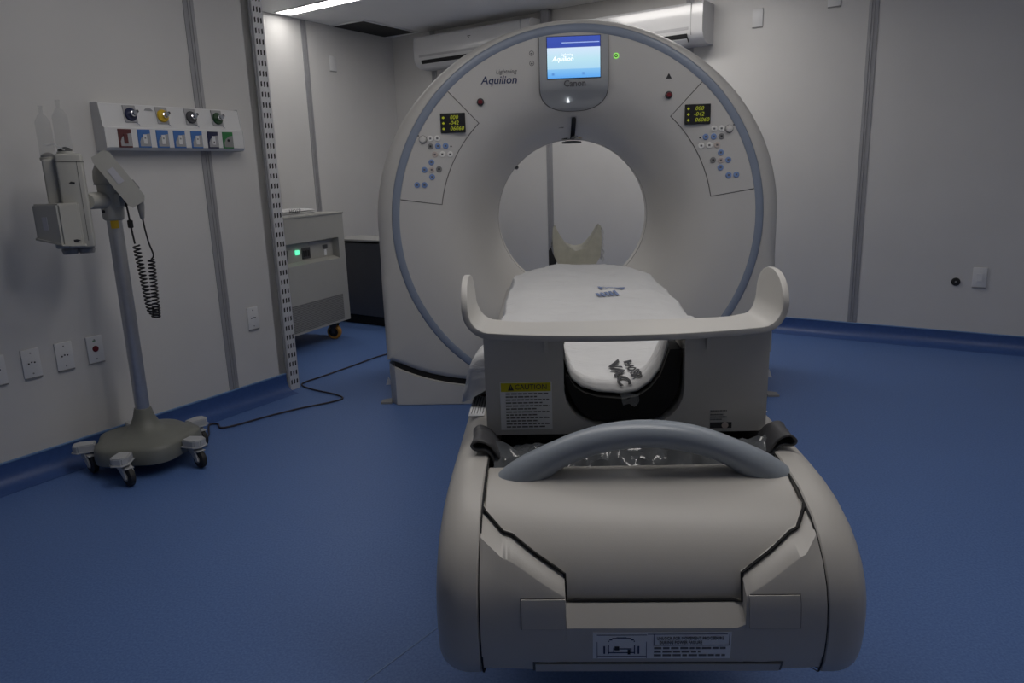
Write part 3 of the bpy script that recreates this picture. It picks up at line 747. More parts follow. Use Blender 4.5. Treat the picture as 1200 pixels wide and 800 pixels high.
# ------------------------------------------------------------------ black mattress, sheet, head holder
NEAR = [(-.30, .80), (-.116, .790), (-.112, .748), (-.100, .714), (-.080, .698), (-.050, .688), (0, .683), (.030, .688), (.054, .705), (.074, .733), (.085, .768), (.091, .790), (.30, .80)]
def lerp_tab(T, x):
    for (a, za), (b, zb) in zip(T, T[1:]):
        if a <= x <= b: return za + (zb - za) * (x - a) / (b - a)
    return T[-1][1] if x > 0 else T[0][1]
def zt(x, y):
    near = smoothstep(-1.50, -1.95, y); tg = smoothstep(-1.90, -1.985, y)
    wide = .700 - .018 * near + .070 * near * min(1, abs(x) / .25) ** 2
    return wide * (1 - tg) + lerp_tab(NEAR, x) * tg
def span(y):
    t = smoothstep(-1.985, -1.90, y); return -.116 - .134 * t, .091 + .159 * t
MT = thing('table_mattress', 'black foam mattress hollowed along the couch under the white sheet', 'mattress', (0, -1.1, .64))
bm = NB(); rows = []
for y in [-2.085, -2.06, -2.02, -1.995, -1.98, -1.96, -1.94, -1.92, -1.90, -1.87, -1.8, -1.6, -1.3, -1.0, -.7, -.4, -.25, -.2]:
    fr = smoothstep(-1.91, -1.985, y); x0, x1 = span(y); x0 += .003 * fr; x1 += .022 * fr
    xs = [(x0 + (x1 - x0) * k / 40) * (1 - .06 * (1 - fr)) * (1 - .42 * smoothstep(-.46, -.10, y) ** 1.6) for k in range(41)]
    top = []
    for x in xs:
        z = zt(x, y) - .010 - .016 * (1 - fr)
        if x < 0: zc_ = .722
        else: zc_ = .772
        top.append((x, y, min(z, zc_) * fr + z * (1 - fr)))
    bot = [(x * .97, y, .628 * fr + .641 * (1 - fr) + .07 * fr * abs((x - (x0 + x1) / 2) / ((x1 - x0) / 2)) ** 5) for x in reversed(xs)]
    rows.append(top + bot)
V = grid(bm, rows, close_u=True); bm.faces.new(V[0]); bm.faces.new(V[-1]); bm.normal_update()
bmesh.ops.translate(bm, verts=bm.verts, vec=(0, 1.1, -.64)); obj('foam_body', bm, 'foam', MT, smooth=50)

S = thing('bed_sheet', 'white cotton sheet spread over the couch in front of the bore', 'sheet', (0, -1.1, .70))
def sheet_wide(s, y):
    far = smoothstep(-.46, -.10, y); tongue = smoothstep(-1.90, -1.985, y); x0, x1 = span(y)
    return (abs(x1 if s > 0 else x0) + (.026 + .012 * noise.noise(Vector((s * 4, y * 4.5, 6)))) * (1 - tongue)) * (1 - .45 * far ** 1.6)
def sheet_point(q, y):
    """q in -1..1 across the cloth"""
    s = 1 if q >= 0 else -1; a = abs(q)
    far = smoothstep(-.46, -.10, y); tongue = smoothstep(-1.90, -1.985, y)
    wide = sheet_wide(s, y)
    nz = noise.noise(Vector((q * 3, y * 3.2, 1.3)))
    def top(a_):
        x = s * wide * a_; z = zt(x, y)
        z += (1 - tongue) * (.012 * noise.noise(Vector((x * 6, y * 5, 0))) + .009 * noise.noise(Vector((x * 9 + y * 5, y * 12, 4))) + .0025 * noise.noise(Vector((x * 30, y * 26, 4))))
        return x, z - .014 * smoothstep(.75, 1, a_) * (1 - tongue)
    if a < .72:
        x, z = top(a / .72); return (x, y, z)
    t = (a - .72) / .28; x, z = top(1.0)
    bulge = (.045 * smoothstep(-1.25, -1.7, y) if s < 0 else .012) * (1 - tongue)
    drop = (.080 * (1 - tongue) + .006) * (1 + .45 * nz)
    if s < 0: drop += .040 * smoothstep(-1.3, -1.7, y) * (1 - tongue)
    x += s * ((.020 * (1 - tongue) + bulge) * sin(t * pi / 2) + (.014 * noise.noise(Vector((3.1 * s, y * 9, t * 2))) * t + .008 * nz * t) * (1 - tongue))
    z -= drop * (t ** 1.7) - .006 * noise.noise(Vector((t * 5, y * 14, 9))) * t * (1 - tongue)
    return (x, y + .014 * noise.noise(Vector((t, y * 8, 2))) * t * (1 - tongue), z)
bm = NB(); rows = []
for i in range(121):
    y = -2.058 + 1.922 * i / 120
    rows.append([sheet_point(-1 + 2 * j / 80, y) for j in range(81)])
# far hem turns down over the end of the mattress, near hem curls over its lip
rows.append([(p[0] * .97, p[1] + .02, p[2] - .012) for p in rows[-1]]); rows.append([(p[0] * .98, p[1] + .006, p[2] - .045) for p in rows[-1]])
rows.insert(0, [(p[0], p[1] - .010, p[2] - .002) for p in rows[0]])
grid(bm, rows); bmesh.ops.translate(bm, verts=bm.verts, vec=(0, 1.1, -.70))
so = obj('cloth', bm, 'cloth', S, smooth=180)
md = so.modifiers.new('thickness', 'SOLIDIFY'); md.thickness = .0025; md.offset = 1
def on_sheet(cx, cy, ang, dz=.005):
    def f(co):
        x = cx + co.x * cos(ang) - co.y * sin(ang); y = cy + co.x * sin(ang) + co.y * cos(ang)
        hw = sheet_wide(1 if x >= 0 else -1, y); q = max(-.71, min(.71, x / hw * .72))
        p = sheet_point(q, y); return Vector((p[0], p[1] + 1.1, p[2] - .70 + dz + co.z))
    return f
text('printed_lettering', 'VAC', .035, 'ink', S, None, warp=on_sheet(.004, -1.945, -pi / 2 + .04), off=.0012, xs=2.9)
text('printed_lettering', 'HOSP', .024, 'ink', S, None, warp=on_sheet(.034, -1.94, -pi / 2 + .03), off=.0008, xs=2.7)
# faded blue stamp
text('printed_stamp', 'HOSP', .055, 'blueink', S, None, warp=on_sheet(.085, -.92, .22), off=.003, xs=.7)
text('printed_stamp', 'IIIII', .060, 'blueink', S, None, warp=on_sheet(.060, -1.01, .22), off=.002)
# a scrap of clear film hanging from the sheet's near edge
bm = NB(); rows = []
for i in range(7):
    rows.append([(.006 + .030 * (j / 8 - .5) * (1 - .3 * i / 6) * 1.4 + .008, -2.082 - .004 * sin(j * 1.3) - .002 * i, .684 - .0035 * i + .003 * sin(j * .9 + i)) for j in range(9)])
grid(bm, rows); o = obj('plastic_scrap', bm, 'clear', smooth=180); tagged(o, 'small scrap of clear plastic hanging below the printed sheet edge', 'plastic scrap')

HH = thing('head_holder', 'cream padded head holder with two pointed sides inside the bore', 'head rest', (0.01, .12, .655))
bm = NB(); rows = []
for k in range(13):
    y = -.02 + .26 * k / 12; e = 1 - .28 * (k / 12) ** 2
    inner = []
    for j in range(-10, 11):
        q = j / 10; x = .104 * q; z = .080 + .122 * abs(q) ** 2.1 * e + .004 * noise.noise(Vector((q * 5, y * 14, 0)))
        inner.append((x, y, z))
    outer = [(.114, y, .195 * e), (.118, y, .13), (.112, y, .05), (.09, y, .012), (-.09, y, .012), (-.112, y, .05), (-.118, y, .13), (-.114, y, .195 * e)]
    rows.append(inner + outer)
V = grid(bm, rows, close_u=True); bm.faces.new(V[0]); bm.faces.new(V[-1]); obj('cradle_pad', bm, 'headpad', HH, smooth=50)
bm = NB(); rows = []
for k in range(9):
    y = -.03 + .03 * k
    rows.append([(.122 + .012 * noise.noise(Vector((k * .9, j * .8, 3))) + .006 * (j % 2), y, .02 + .16 * j / 10) for j in range(11)])
grid(bm, rows); obj('plastic_wrap', bm, 'clear', HH, smooth=180)
bm = NB(); rows = []
for k in range(9):
    y = -.03 + .02 * k
    rows.append([(-.115 - .014 * sin(pi * j / 8) + .006 * noise.noise(Vector((k, j * .8, 7))), y, .02 + .13 * j / 8 * (1 - .05 * k)) for j in range(9)])
grid(bm, rows); obj('plastic_wrap', bm, 'film', HH, smooth=180)
bm = NB(); prism(bm, [(-.138, .012), (-.108, .012), (-.100, .03), (-.118, .07), (-.126, .10), (-.138, .085)], -.035, -.02); obj('head_strap', bm, 'black', HH, smooth=30)

# ------------------------------------------------------------------ crumpled film and straps behind the handle
bm = NB(); rows = []
for i in range(17):
    v = i / 16; row = []
    for j in range(81):
        u = j / 80; x = -.252 + .515 * u; y = -2.232 + .125 * v
        h = noise.noise(Vector((x * 22, y * 30, 0))) * .012 + abs(noise.noise(Vector((x * 48, y * 60, 3)))) * .014
        z = .572 + .030 * sin(pi * min(1, v * 1.15)) + h + .022 * (abs(u - .5) * 2) ** 3 * v
        row.append((x + .006 * noise.noise(Vector((x * 30, y * 20, 8))), y + .012 * noise.noise(Vector((x * 25, y * 25, 5))), z))
    rows.append(row)
grid(bm, rows); o = obj('plastic_film', bm, 'film', smooth=28)
tagged(o, 'crumpled clear plastic film stuffed behind the couch handle', 'plastic film')
for s, nm in ((-1, 'black strap end folded over at the left of the support board base'), (1, 'black strap end standing up at the right of the support board base')):
    bm = NB(); rows = []
    pth = [(.252, .555), (.257, .590), (.270, .612), (.292, .614), (.299, .626), (.285, .636), (.262, .626), (.244, .600), (.225, .582)]
    pth = catmull([(p[0], p[1], 0) for p in pth], 4)
    for p in pth:
        rows.append([(s * (p.x - .008 * sin(j * .7) * .3) + .004, -2.205 + .085 * j / 6 + .006 * noise.noise(Vector((p.x * 20, j * .7, s))), p.y * (1) + .004 * noise.noise(Vector((p.y * 30, j * .5, s * 2)))) for j in range(7)])
    grid(bm, rows); o = obj('fabric_strap', bm, 'dark', smooth=60); tagged(o, nm, 'strap')
    md = o.modifiers.new('thickness', 'SOLIDIFY'); md.thickness = .004

# ------------------------------------------------------------------ contrast injector on its stand
SX, SY = -1.79, -.69
I = thing('contrast_injector', 'grey contrast injector with two clear syringes on a wheeled pole stand', 'injector', (SX, SY, 0))
def base_r(a): return .192 + .013 * cos(5 * (a - radians(-85) - radians(36)))
bm = NB(); rows = []
for r, z in ((.93, .050), (1.0, .055), (1.015, .075), (1.0, .108), (.97, .118), (.86, .126), (.68, .134), (.50, .141), (.37, .152), (.28, .170), (.215, .196), (.18, .222), (.165, .234)):
    row = []
    for k in range(60):
        a = 2 * pi * k / 60; rr = (base_r(a) * r) if r > .45 else .192 * r
        row.append((rr * cos(a), rr * sin(a), z))
    rows.append(row)
V = grid(bm, rows, close_u=True); bm.faces.new(V[0]); bm.faces.new(V[-1]); obj('stand_base', bm, 'base', I, smooth=40)
def caster_mesh():
    a = NB(); prism(a, [(-.035, -.026), (.026, -.033), (.046, -.018), (.046, .018), (.026, .033), (-.035, .026)], .086, .117, 'z'); bmesh.ops.bevel(a, geom=a.edges[:], offset=.004, segments=2, affect='EDGES')
    return a
for k in range(5):
    a = radians(-85 + 72 * k)
    cst = obj('caster', caster_mesh(), 'caster', I, smooth=30, loc=(.222 * cos(a), .222 * sin(a), 0), rot=(0, 0, a))
    sw = radians(-35) - a   # swivel heading of the wheel
    bm = NB(); t_ = NB(); prism(t_, [(-.012, .088), (.016, .088), (.042, .056), (.050, .034), (.036, .028), (.008, .056), (-.012, .066)], -.019, -.013); prism(t_, [(-.012, .088), (.016, .088), (.042, .056), (.050, .034), (.036, .028), (.008, .056), (-.012, .066)], .013, .019)
    box(t_, -.012, .016, -.019, .019, .080, .088); prism(t_, [(.016, .066), (.050, .070), (.056, .074), (.016, .078)], -.016, .016)
    merge(bm, t_, Matrix.Rotation(sw, 4, 'Z')); obj('fork', bm, 'caster', cst, smooth=30)
    bm = NB(); t_ = NB(); lathe(t_, [(.012, -.012), (.030, -.012), (.0365, -.008), (.0375, 0), (.0365, .008), (.030, .012), (.012, .012)], 24, 'y', (.036, 0, .0385)); merge(bm, t_, Matrix.Rotation(sw, 4, 'Z')); obj('wheel', bm, 'rubber', cst)
    bm = NB(); t_ = NB(); lathe(t_, [(.016, -.0140), (.016, .0140)], 16, 'y', (.036, 0, .0385)); merge(bm, t_, Matrix.Rotation(sw, 4, 'Z')); obj('wheel_hub', bm, 'grey', cst)
bm = NB(); cyl(bm, (0, 0, .22), (0, 0, 1.01), .027, 24); obj('pole', bm, 'steel', I)
bm = NB(); tube(bm, [(.0, -.0005, .955), (0, -.0005, .990)], .0276, 24, cap=False); 
for v in list(bm.verts):
    if v.co.y > -.012 or v.co.x < -.006: bm.verts.remove(v)
obj('pole_sticker', bm, 'yelplate', I)
bm = NB(); lathe(bm, [(.030, 0), (.036, .004), (.038, .012), (.043, .11), (.043, .13), (.050, .136), (.052, .155), (.049, .185), (.038, .208), (.020, .220), (.004, .223)], 28, 'z', (0, 0, .985)); obj('pole_knuckle', bm, 'inject', I, smooth=50)
bm = NB(); lathe(bm, [(.0525, 1.119), (.0525, 1.1215)], 28, 'z'); obj('knuckle_ring', bm, 'grey', I)
bm = NB(); lathe(bm, [(.006, 0), (.006, -.003)], 10, 'y', (-.012, -.040, 1.020)); obj('lock_screw', bm, 'ink', I)
# arm to the head
bm = NB(); tube(bm, [(-.005, -.01, 1.06), (-.02, -.06, 1.062), (-.012, -.11, 1.062), (-.010, -.14, 1.062)], [.032, .031, .030, .028], 20); obj('head_arm', bm, 'inject', I, smooth=60)
HX, HY, HR = -.048, -.165, radians(30)
def hob(name, bm, mtl, parent=None, smooth=30):
    return obj(name, bm, mtl, parent or I, smooth, loc=(HX, HY, 0) if parent is None else None, rot=(0, 0, HR) if parent is None else None)
bm = NB(); box(bm, -.030, .053, -.055, .055, .900, 1.229, .008, 3); head = hob('injector_head', bm, 'inject')
bm = NB(); box(bm, -.072, -.026, -.030, .055, .900, 1.212, .008, 3); hob('second_drive', bm, 'inject', head)
bm = NB(); box(bm, -.031, .054, -.056, .056, 1.2005, 1.2025); hob('seam_line', bm, 'line', head)
bm = NB(); box(bm, .0335, .0350, -.0558, .054, .925, 1.2005); hob('seam_line', bm, 'line', head)
bm = NB(); prism(bm, [(-.122, -.035), (-.043, -.098), (.020, -.075), (.020, -.02), (-.122, .02)], .908, 1.060, 'z'); bmesh.ops.bevel(bm, geom=bm.edges[:], offset=.006, segments=2, affect='EDGES')
for v in bm.verts:
    if v.co.z < .95: v.co.z += .028 * max(0, min(1, (-.02 - v.co.x) / .10))
hob('drive_housing', bm, 'inject', head)
for x in (-.030, .022):
    bm = NB(); lathe(bm, [(.024, -.014), (.028, 0), (.024, .012)], 20, 'z', (x, 0, .892)); hob('manual_knob', bm, 'grey', head)
bm = NB(); prism(bm, [(-.028, .925), (0, .925), (.012, .930), (.0, .934), (-.022, .932)], -.086, -.078); hob('printed_mark', bm, 'ink', head)
bm = NB(); prism(bm, [(.002, 1.128), (.020, 1.124), (.020, 1.131), (.008, 1.133)], -.0565, -.054); hob('printed_mark', bm, 'ink', head)
bm = NB(); prism(bm, [(-.098, -.0556), (-.082, -.0683), (-.0815, -.0675), (-.0975, -.0548)], .970, 1.015, 'z'); hob('service_sticker', bm, 'sticker', head)
for sx, sy_, zb in ((-.052, .022, 1.212), (.004, -.012, 1.229)):
    bm = NB(); lathe(bm, [(.0245, 0), (.0245, .115), (.0235, .125), (.012, .146), (.006, .150), (.006, .172), (.0075, .172), (.0075, .178)], 24, 'z', (sx, sy_, zb + .004), cap=False); hob('syringe', bm, 'syringe', head, 50)
    bm = NB(); lathe(bm, [(.027, -.004), (.027, .006), (.0255, .008)], 24, 'z', (sx, sy_, zb)); hob('syringe_collar', bm, 'inject', head)
    bm = NB(); lathe(bm, [(.023, 0), (.023, .008), (.015, .014), (.004, .018)], 20, 'z', (sx, sy_, zb + .006)); hob('plunger', bm, 'black' if sx > -.02 else 'grey', head)
bm = NB(); tube(bm, [(.004, -.040, 1.240), (-.025, -.040, 1.262), (-.045, -.020, 1.258), (-.058, -.008, 1.262)], .003, 6); hob('tubing', bm, 'clear', head)
# control display hanging on the knuckle
bm = NB(); prism(bm, [(-.02, -.100), (.02, -.100), (.028, -.090), (.028, .090), (.02, .100), (-.02, .100), (-.024, .090), (-.024, -.090)], -.075, .075)
bmesh.ops.bevel(bm, geom=bm.edges[:], offset=.008, segments=2, affect='EDGES')
dsp = obj('control_display', bm, 'inject', I, smooth=35, loc=(.048, -.02, 1.136), rot=(0, radians(-31), radians(32)))
bm = NB(); box(bm, .0275, .030, -.06, .06, -.07, .08); obj('display_glass', bm, 'black', dsp, smooth=0)
bm = NB(); box(bm, -.012, .012, -.0762, -.074, -.015, .045); obj('display_sticker', bm, 'sticker', dsp, smooth=0)
bm = NB(); box(bm, .026, .042, -.05, .05, -.065, -.025, .004); obj('display_grip', bm, 'grey', dsp, smooth=0)
bm = NB(); box(bm, .012, .05, -.03, .03, 1.035, 1.085, .006); obj('cable_holder', bm, 'inject', I)
# coiled hand switch cord
def coil(P, Q, r0, turns, r, nn=14):
    P, Q = Vector(P), Vector(Q); out = []
    for k in range(turns * nn + 1):
        t_ = k / (turns * nn); c = P + (Q - P) * t_; a = 2 * pi * k / nn
        out.append(c + Vector((cos(a) * r0, sin(a) * r0, 0)))
    return out
bm = NB(); tube(bm, [(.070, -.03, 1.055), (.075, -.03, 1.02), (.078, -.03, .965), (.084, -.03, .895)], .0035, 8)
tube(bm, coil((.088, -.03, .89), (.106, -.03, .645), .0115, 17, .003), .0032, 6)
tube(bm, coil((.106, -.03, .645), (.128, -.03, .610), .0135, 3, .003), .0034, 6)
tube(bm, coil((.128, -.03, .612), (.132, -.03, .655), .0130, 4, .003), .0034, 6)
tube(bm, coil((.132, -.03, .655), (.139, -.03, .835), .0115, 13, .003), .0032, 6)
tube(bm, catmull([(.139, -.03, .835), (.150, -.03, .852), (.138, -.03, .90), (.130, -.03, .96), (.128, -.03, 1.0)], 5), .0032, 8)
obj('coiled_cord', bm, 'black', I, smooth=60)
bm = NB(); lathe(bm, [(.006, .955), (.010, .958), (.010, .983), (.006, .986)], 14, 'z', (.0775, -.03, 0)); obj('ferrite', bm, 'black', I)
bm = NB(); lathe(bm, [(.004, .985), (.008, .992), (.0135, 1.035), (.0135, 1.055), (.010, 1.066), (.003, 1.068)], 16, 'z', (.127, -.03, 0)); obj('hand_switch', bm, 'grey', I)
bm = NB(); tube(bm, [(.124, -.03, 1.045), (.095, -.03, 1.062)], .002, 6); obj('switch_hook', bm, 'chrome', I)

# power cable on the floor
pts = [(-1.62, -.47, .06), (-1.66, -.40, .02), (-1.735, -.26, .006), (-1.70, -.245, .006), (-1.66, -.30, .006), (-1.60, -.26, .006), (-1.50, -.145, .006), (-1.385, -.034, .006), (-1.25, .065, .006), (-1.205, .13, .006), (-1.27, .205, .006), (-1.40, .29, .006), (-1.49, .37, .006), (-1.505, .44, .006), (-1.44, .56, .006), (-1.32, .79, .006), (-1.17, 1.062, .006), (-.99, 1.10, .006)]
pts[0] = (-1.638, -.55, .030); pts[1] = (-1.67, -.41, .010)
bm = NB(); tube(bm, catmull(pts, 6), .0042, 6); o = obj('power_cable', bm, 'cable', smooth=60)
tagged(o, 'thin dark cable looping over the blue floor from injector to scanner', 'cable')

# ------------------------------------------------------------------ slotted upright at the end of the left wall
T = thing('slotted_upright', 'pale metal upright with three rows of slots at the wall end', 'metal upright', onL(1.404, 0, 0), AL)
bm = NB(); box(bm, 0.008, .020, -.010, -.0012, .0005, CEIL - .001); obj('edge_profile', bm, 'strip', T, smooth=0)
xs = [.020, .0270, .0360, .0460, .0550, .0650, .0740, .083]
zs = [0.0005]; z = .03; pit = .0495
while z < CEIL - .03: zs += [z, z + .024]; z += pit
zs.append(CEIL - .001)
bm = NB(); VV = {}
for i, x in enumerate(xs):
    for j, zz in enumerate(zs): VV[i, j] = bm.verts.new((x, -.016, zz + (.004 if i in (2, 4, 6) else 0) * (1 if 0 < j < len(zs) - 1 else 0)))
for i in range(len(xs) - 1):
    for j in range(len(zs) - 1):
        if i in (1, 3, 5) and j % 2 == 1: continue
        bm.faces.new([VV[i, j], VV[i + 1, j], VV[i + 1, j + 1], VV[i, j + 1]])
box(bm, .081, .083, -.016, -.002, .0005, CEIL - .001); box(bm, .020, .022, -.016, -.002, .0005, CEIL - .001)
obj('slotted_face', bm, 'galv', T, smooth=0)
bm = NB(); box(bm, .0225, .0805, -.0125, -.0015, .001, CEIL - .002); obj('dark_core', bm, 'black', T, smooth=0)

# ------------------------------------------------------------------ medical gas rail
GP = thing('medical_gas_panel', 'white wall panel with four gas outlets above a row of sockets', 'wall panel', onL(.91, 1.26, 0), AL)
Y1, Y2 = -.070, -.074
bm = NB(); prism(bm, [(-.001, .180), (-.046, .180), (-.052, .176), (-.066, .088), (-.0745, .082), (-.0745, .006), (-.060, -.006), (-.001, -.004)], -.345, .330, 'x'); obj('housing', bm, 'white', GP, smooth=25)
for x in (-.349, .330):
    bm = NB(); prism(bm, [(-.001, .183), (-.048, .183), (-.054, .178), (-.068, .088), (-.0765, .082), (-.0765, .004), (-.062, -.009), (-.001, -.007)], x, x + .004, 'x'); obj('end_cap', bm, 'white', GP, smooth=25)
for (u, dm, pm) in ((.690, 'navyplate', 'acgrey'), (.836, 'yelplate', 'acgrey'), (.976, 'dark', 'acgrey'), (1.115, 'darkgreen', 'acgrey')):
    x = u - .91; tilt = atan2(.014, .088)
    r = link('gas_outlet', bpy.data.meshes.new('gas_outlet'), None, GP, None, (x, -.0600, .140), (-tilt, 0, 0))
    b2 = NB(); box(b2, -.028, .028, -.003, .002, -.035, .035, .002); bmesh.ops.recalc_face_normals(b2, faces=b2.faces); b2.to_mesh(r.data); b2.free(); r.data.materials.append(M[pm])
    bm = NB(); lathe(bm, [(.0265, -.003), (.0265, -.008), (.024, -.011)], 28, 'y', (0, 0, -.003)); obj('colour_disc', bm, dm, r)
    bm = NB(); lathe(bm, [(.013, -.011), (.013, -.022), (.009, -.024), (.009, -.034)], 18, 'y', (.004, 0, -.002)); obj('nozzle', bm, 'chrome', r)
    bm = NB(); lathe(bm, [(.006, 0), (.006, -.028)], 12, 'y', (.018, 0, .006)); obj('release_pin', bm, 'dark', r)
    bm = NB(); tube(bm, [(.016, -.004, -.034), (.030, -.006, -.046)], .0012, 5); obj('chain', bm, 'chrome', r)
for i, (u, mm, im) in enumerate(((.644, 'redplate', 'redplate'), (.729, 'blueplate', 'white'), (.814, 'blueplate', 'white'), (.896, 'blueplate', 'white'), (.983, 'blueplate', 'white'), (1.068, 'navyplate', 'white'), (1.150, 'greenplate', 'grey'))):
    x = u - .91
    bm = NB(); box(bm, x - .0285, x + .0285, -.0785, -.0735, .004, .078, .0015); r = obj('socket_plate', bm, mm, GP, smooth=0)
    bm = NB()
    pts = [(x - .022, .010), (x + .026, .010), (x + .026, .062), (x + .004, .058), (x - .014, .046), (x - .022, .030)]
    prism(bm, pts, -.0795, -.078); obj('socket_face', bm, 'acgrey' if mm != 'greenplate' else 'grey', r, smooth=0)
    bm = NB()
    if mm == 'greenplate': lathe(bm, [(.006, -.0795), (.006, -.082)], 12, 'y', (x, 0, .040)); obj('socket_hole', bm, 'black', r)
    else:
        box(bm, x - .008, x + .009, -.0825, -.079, .020, .058, .001); obj('socket_insert', bm, im, r, smooth=0)
        if mm == 'navyplate': bm = NB(); prism(bm, [(x - .005, .026), (x + .006, .026), (x + .0005, .036)], -.0832, -.0824); obj('socket_mark', bm, 'ink', r, smooth=0)
        elif mm == 'blueplate': bm = NB(); box(bm, x - .003, x + .004, -.0828, -.0822, .040, .047); obj('socket_hole', bm, 'grey', r, smooth=0)
bm = NB(); prism(bm, [(-.152, .157), (-.112, .157), (-.120, .166), (-.132, .170), (-.144, .166)], -.0575, -.052); obj('maker_badge', bm, 'acgrey', GP, smooth=0)

# ------------------------------------------------------------------ wall sockets and plates
def plate(name, label, cat, loc, rz, w_, h_, inner, group=None, screws=True):
    t = thing(name, label, cat, loc, rz, group)
    bm = NB(); box(bm, -w_ / 2, w_ / 2, -.007, -.0005, -h_ / 2, h_ / 2, .0025); obj('cover_plate', bm, 'white', t, smooth=30)
    if screws:
        for z in (-h_ * .36, h_ * .36):
            bm = NB(); lathe(bm, [(.003, -.0065), (.003, -.0085)], 10, 'y', (0, 0, z)); obj('screw', bm, 'grey', t)
    bm = NB(); box(bm, -w_ / 2 + .002, w_ / 2 - .002, -.0085, -.0005, -h_ / 2 - .004, -h_ / 2 + .001); obj('lower_lip', bm, 'grey', t, smooth=0)
    if inner == 'sock':
        for x, z in ((-.011, 0), (0, .004), (.011, .002)):
            bm = NB(); lathe(bm, [(.0032, -.0065), (.0032, -.0080)], 10, 'y', (x, 0, z)); obj('pin_hole', bm, 'ink', t)
        bm = NB(); lathe(bm, [(.019, -.0065), (.019, -.0076), (.017, -.0076)], 20, 'y', (0, 0, 0), cap=False); obj('socket_rim', bm, 'white', t)
    if inner == 'red':
        bm = NB(); lathe(bm, [(.013, -.0065), (.013, -.0085), (.010, -.0125), (.004, -.0135)], 20, 'y', (0, 0, .002)); obj('red_socket', bm, 'red', t)
        bm = NB(); box(bm, -.008, .004, -.0078, -.0065, .034, .038); obj('green_mark', bm, 'greenplate', t, smooth=0)
    if inner == 'switch':
        bm = NB(); box(bm, -w_ * .22, w_ * .22, -.0105, -.0065, -h_ * .2, h_ * .2, .0015); obj('rocker', bm, 'white', t, smooth=0)
    return t
for u, inner, lab in ((.047, 'sock', 'white wall socket cut by the left edge of the picture'), (.172, 'sock', 'white wall socket second from the left edge, left of the pole'),
                      (.298, 'sock', 'white wall socket just left of the red centred one'), (.424, 'red', 'white wall socket with a red centre beside the injector pole')):
    plate('wall_socket', lab, 'socket', onL(u, .453), AL, .068, .112, inner, 'sockets low on the left wall')
plate('wall_socket', 'white wall socket low on the wall next to the slotted upright', 'socket', onL(1.237, .434), AL, .066, .112, 'sock')
plate('wall_socket', 'white wall socket on the bare right part of the back wall', 'socket', onB(.977, .427), AR, .072, .115, 'switch', screws=False)
plate('switch_plate', 'small white blank plate high on the back wall beside the air conditioner', 'plate', onB(-.374, 2.018), AR, .068, .110, 'none', screws=False)
plate('switch_plate', 'small white plate at the top picture edge left of the joint strip', 'plate', onB(.083, 2.075), AR, .075, .11, 'none', screws=False)
plate('switch_plate', 'small pale plate at the top picture edge right of the joint strip', 'plate', onB(.395, 2.09), AR, .066, .11, 'switch', screws=False)
plate('switch_plate', 'narrow white plate high on the recess wall', 'plate', onA(-.76, 1.995), AL, .072, .115, 'none', screws=False)
t = thing('cable_outlet', 'round black cable outlet on the back wall beside the white socket', 'cable outlet', onB(.859, .395), AR)
bm = NB(); lathe(bm, [(.024, -.0005), (.024, -.006), (.018, -.009), (.013, -.009)], 24, 'y', cap=False); obj('rim', bm, 'rubber', t)
bm = NB(); lathe(bm, [(.014, -.001), (.014, -.005)], 20, 'y'); obj('plug', bm, 'black', t)
bm = NB(); lathe(bm, [(.005, -.005), (.005, -.011)], 12, 'y'); obj('pin', bm, 'grey', t)

# ------------------------------------------------------------------ air conditioners
def aircon(u, length, zb, label):
    t = thing('air_conditioner', label, 'air conditioner', onB(u, zb, 0), AR, 'split air conditioners under the ceiling')
    L = length / 2
    pr = [(-.001, .252), (-.160, .252), (-.185, .246), (-.196, .232), (-.202, .150), (-.202, .085), (-.198, .062), (-.188, .044), (-.160, .016), (-.130, .004), (-.080, 0), (-.001, 0)]
    bm = NB(); prism(bm, pr, -L, L, 'x'); obj('body', bm, 'acwhite', t, smooth=25)
    for x in (-L - .004, L): bm = NB(); prism(bm, [(y * 1.008 if y < -.01 else y, z) for y, z in pr], x, x + .004, 'x'); obj('side_cap', bm, 'acwhite', t, smooth=25)
    bm = NB(); box(bm, L - .075, L - .0735, -.204, -.19, .05, .245); obj('panel_joint', bm, 'grey', t, smooth=0)
    bm = NB(); box(bm, -L + .05, L - .09, -.2035, -.2015, .083, .101, .0006); obj('silver_stripe', bm, 'acgrey', t, smooth=0)
    bm = NB(); prism(bm, [(-.2025, .060), (-.1945, .042), (-.164, .012), (-.158, .018), (-.190, .056)], -L + .07, L - .10, 'x'); obj('air_outlet', bm, 'gap', t, smooth=0)
    bm = NB(); prism(bm, [(-.190, .0315), (-.186, .0265), (-.160, .003), (-.156, .010), (-.184, .034)], -L + .075, L - .105, 'x'); obj('louvre', bm, 'acwhite', t, smooth=0)
    bm = NB(); box(bm, -.010, .022, -.2022, -.199, .188, .192); box(bm, .002, .010, -.2022, -.199, .178, .182); obj('maker_badge', bm, 'ink', t, smooth=0)
aircon(-2.5575, 1.137, 1.963, 'white split air conditioner at the left, its end clear of the gantry')
aircon(-1.285, 1.237, 1.888, 'white split air conditioner at the right, above the scanner screen')
t = thing('trunking', 'grey vertical duct between the two air conditioners', 'duct', onB(-1.945, 1.95), AR)
bm = NB(); box(bm, -.034, .034, -.06, -.006, 0, CEIL - 1.951, .004); obj('cover', bm, 'strip', t, smooth=0)

# ------------------------------------------------------------------ grey power unit on castors in the recess
UE = Vector((-1.54, 1.654, 0)); DU = Vector((.358, .934, 0)).normalized(); AU = atan2(DU.y, DU.x)
PU = thing('power_cabinet', 'grey beige cabinet on orange castors with a lit green indicator', 'cabinet', UE, AU)
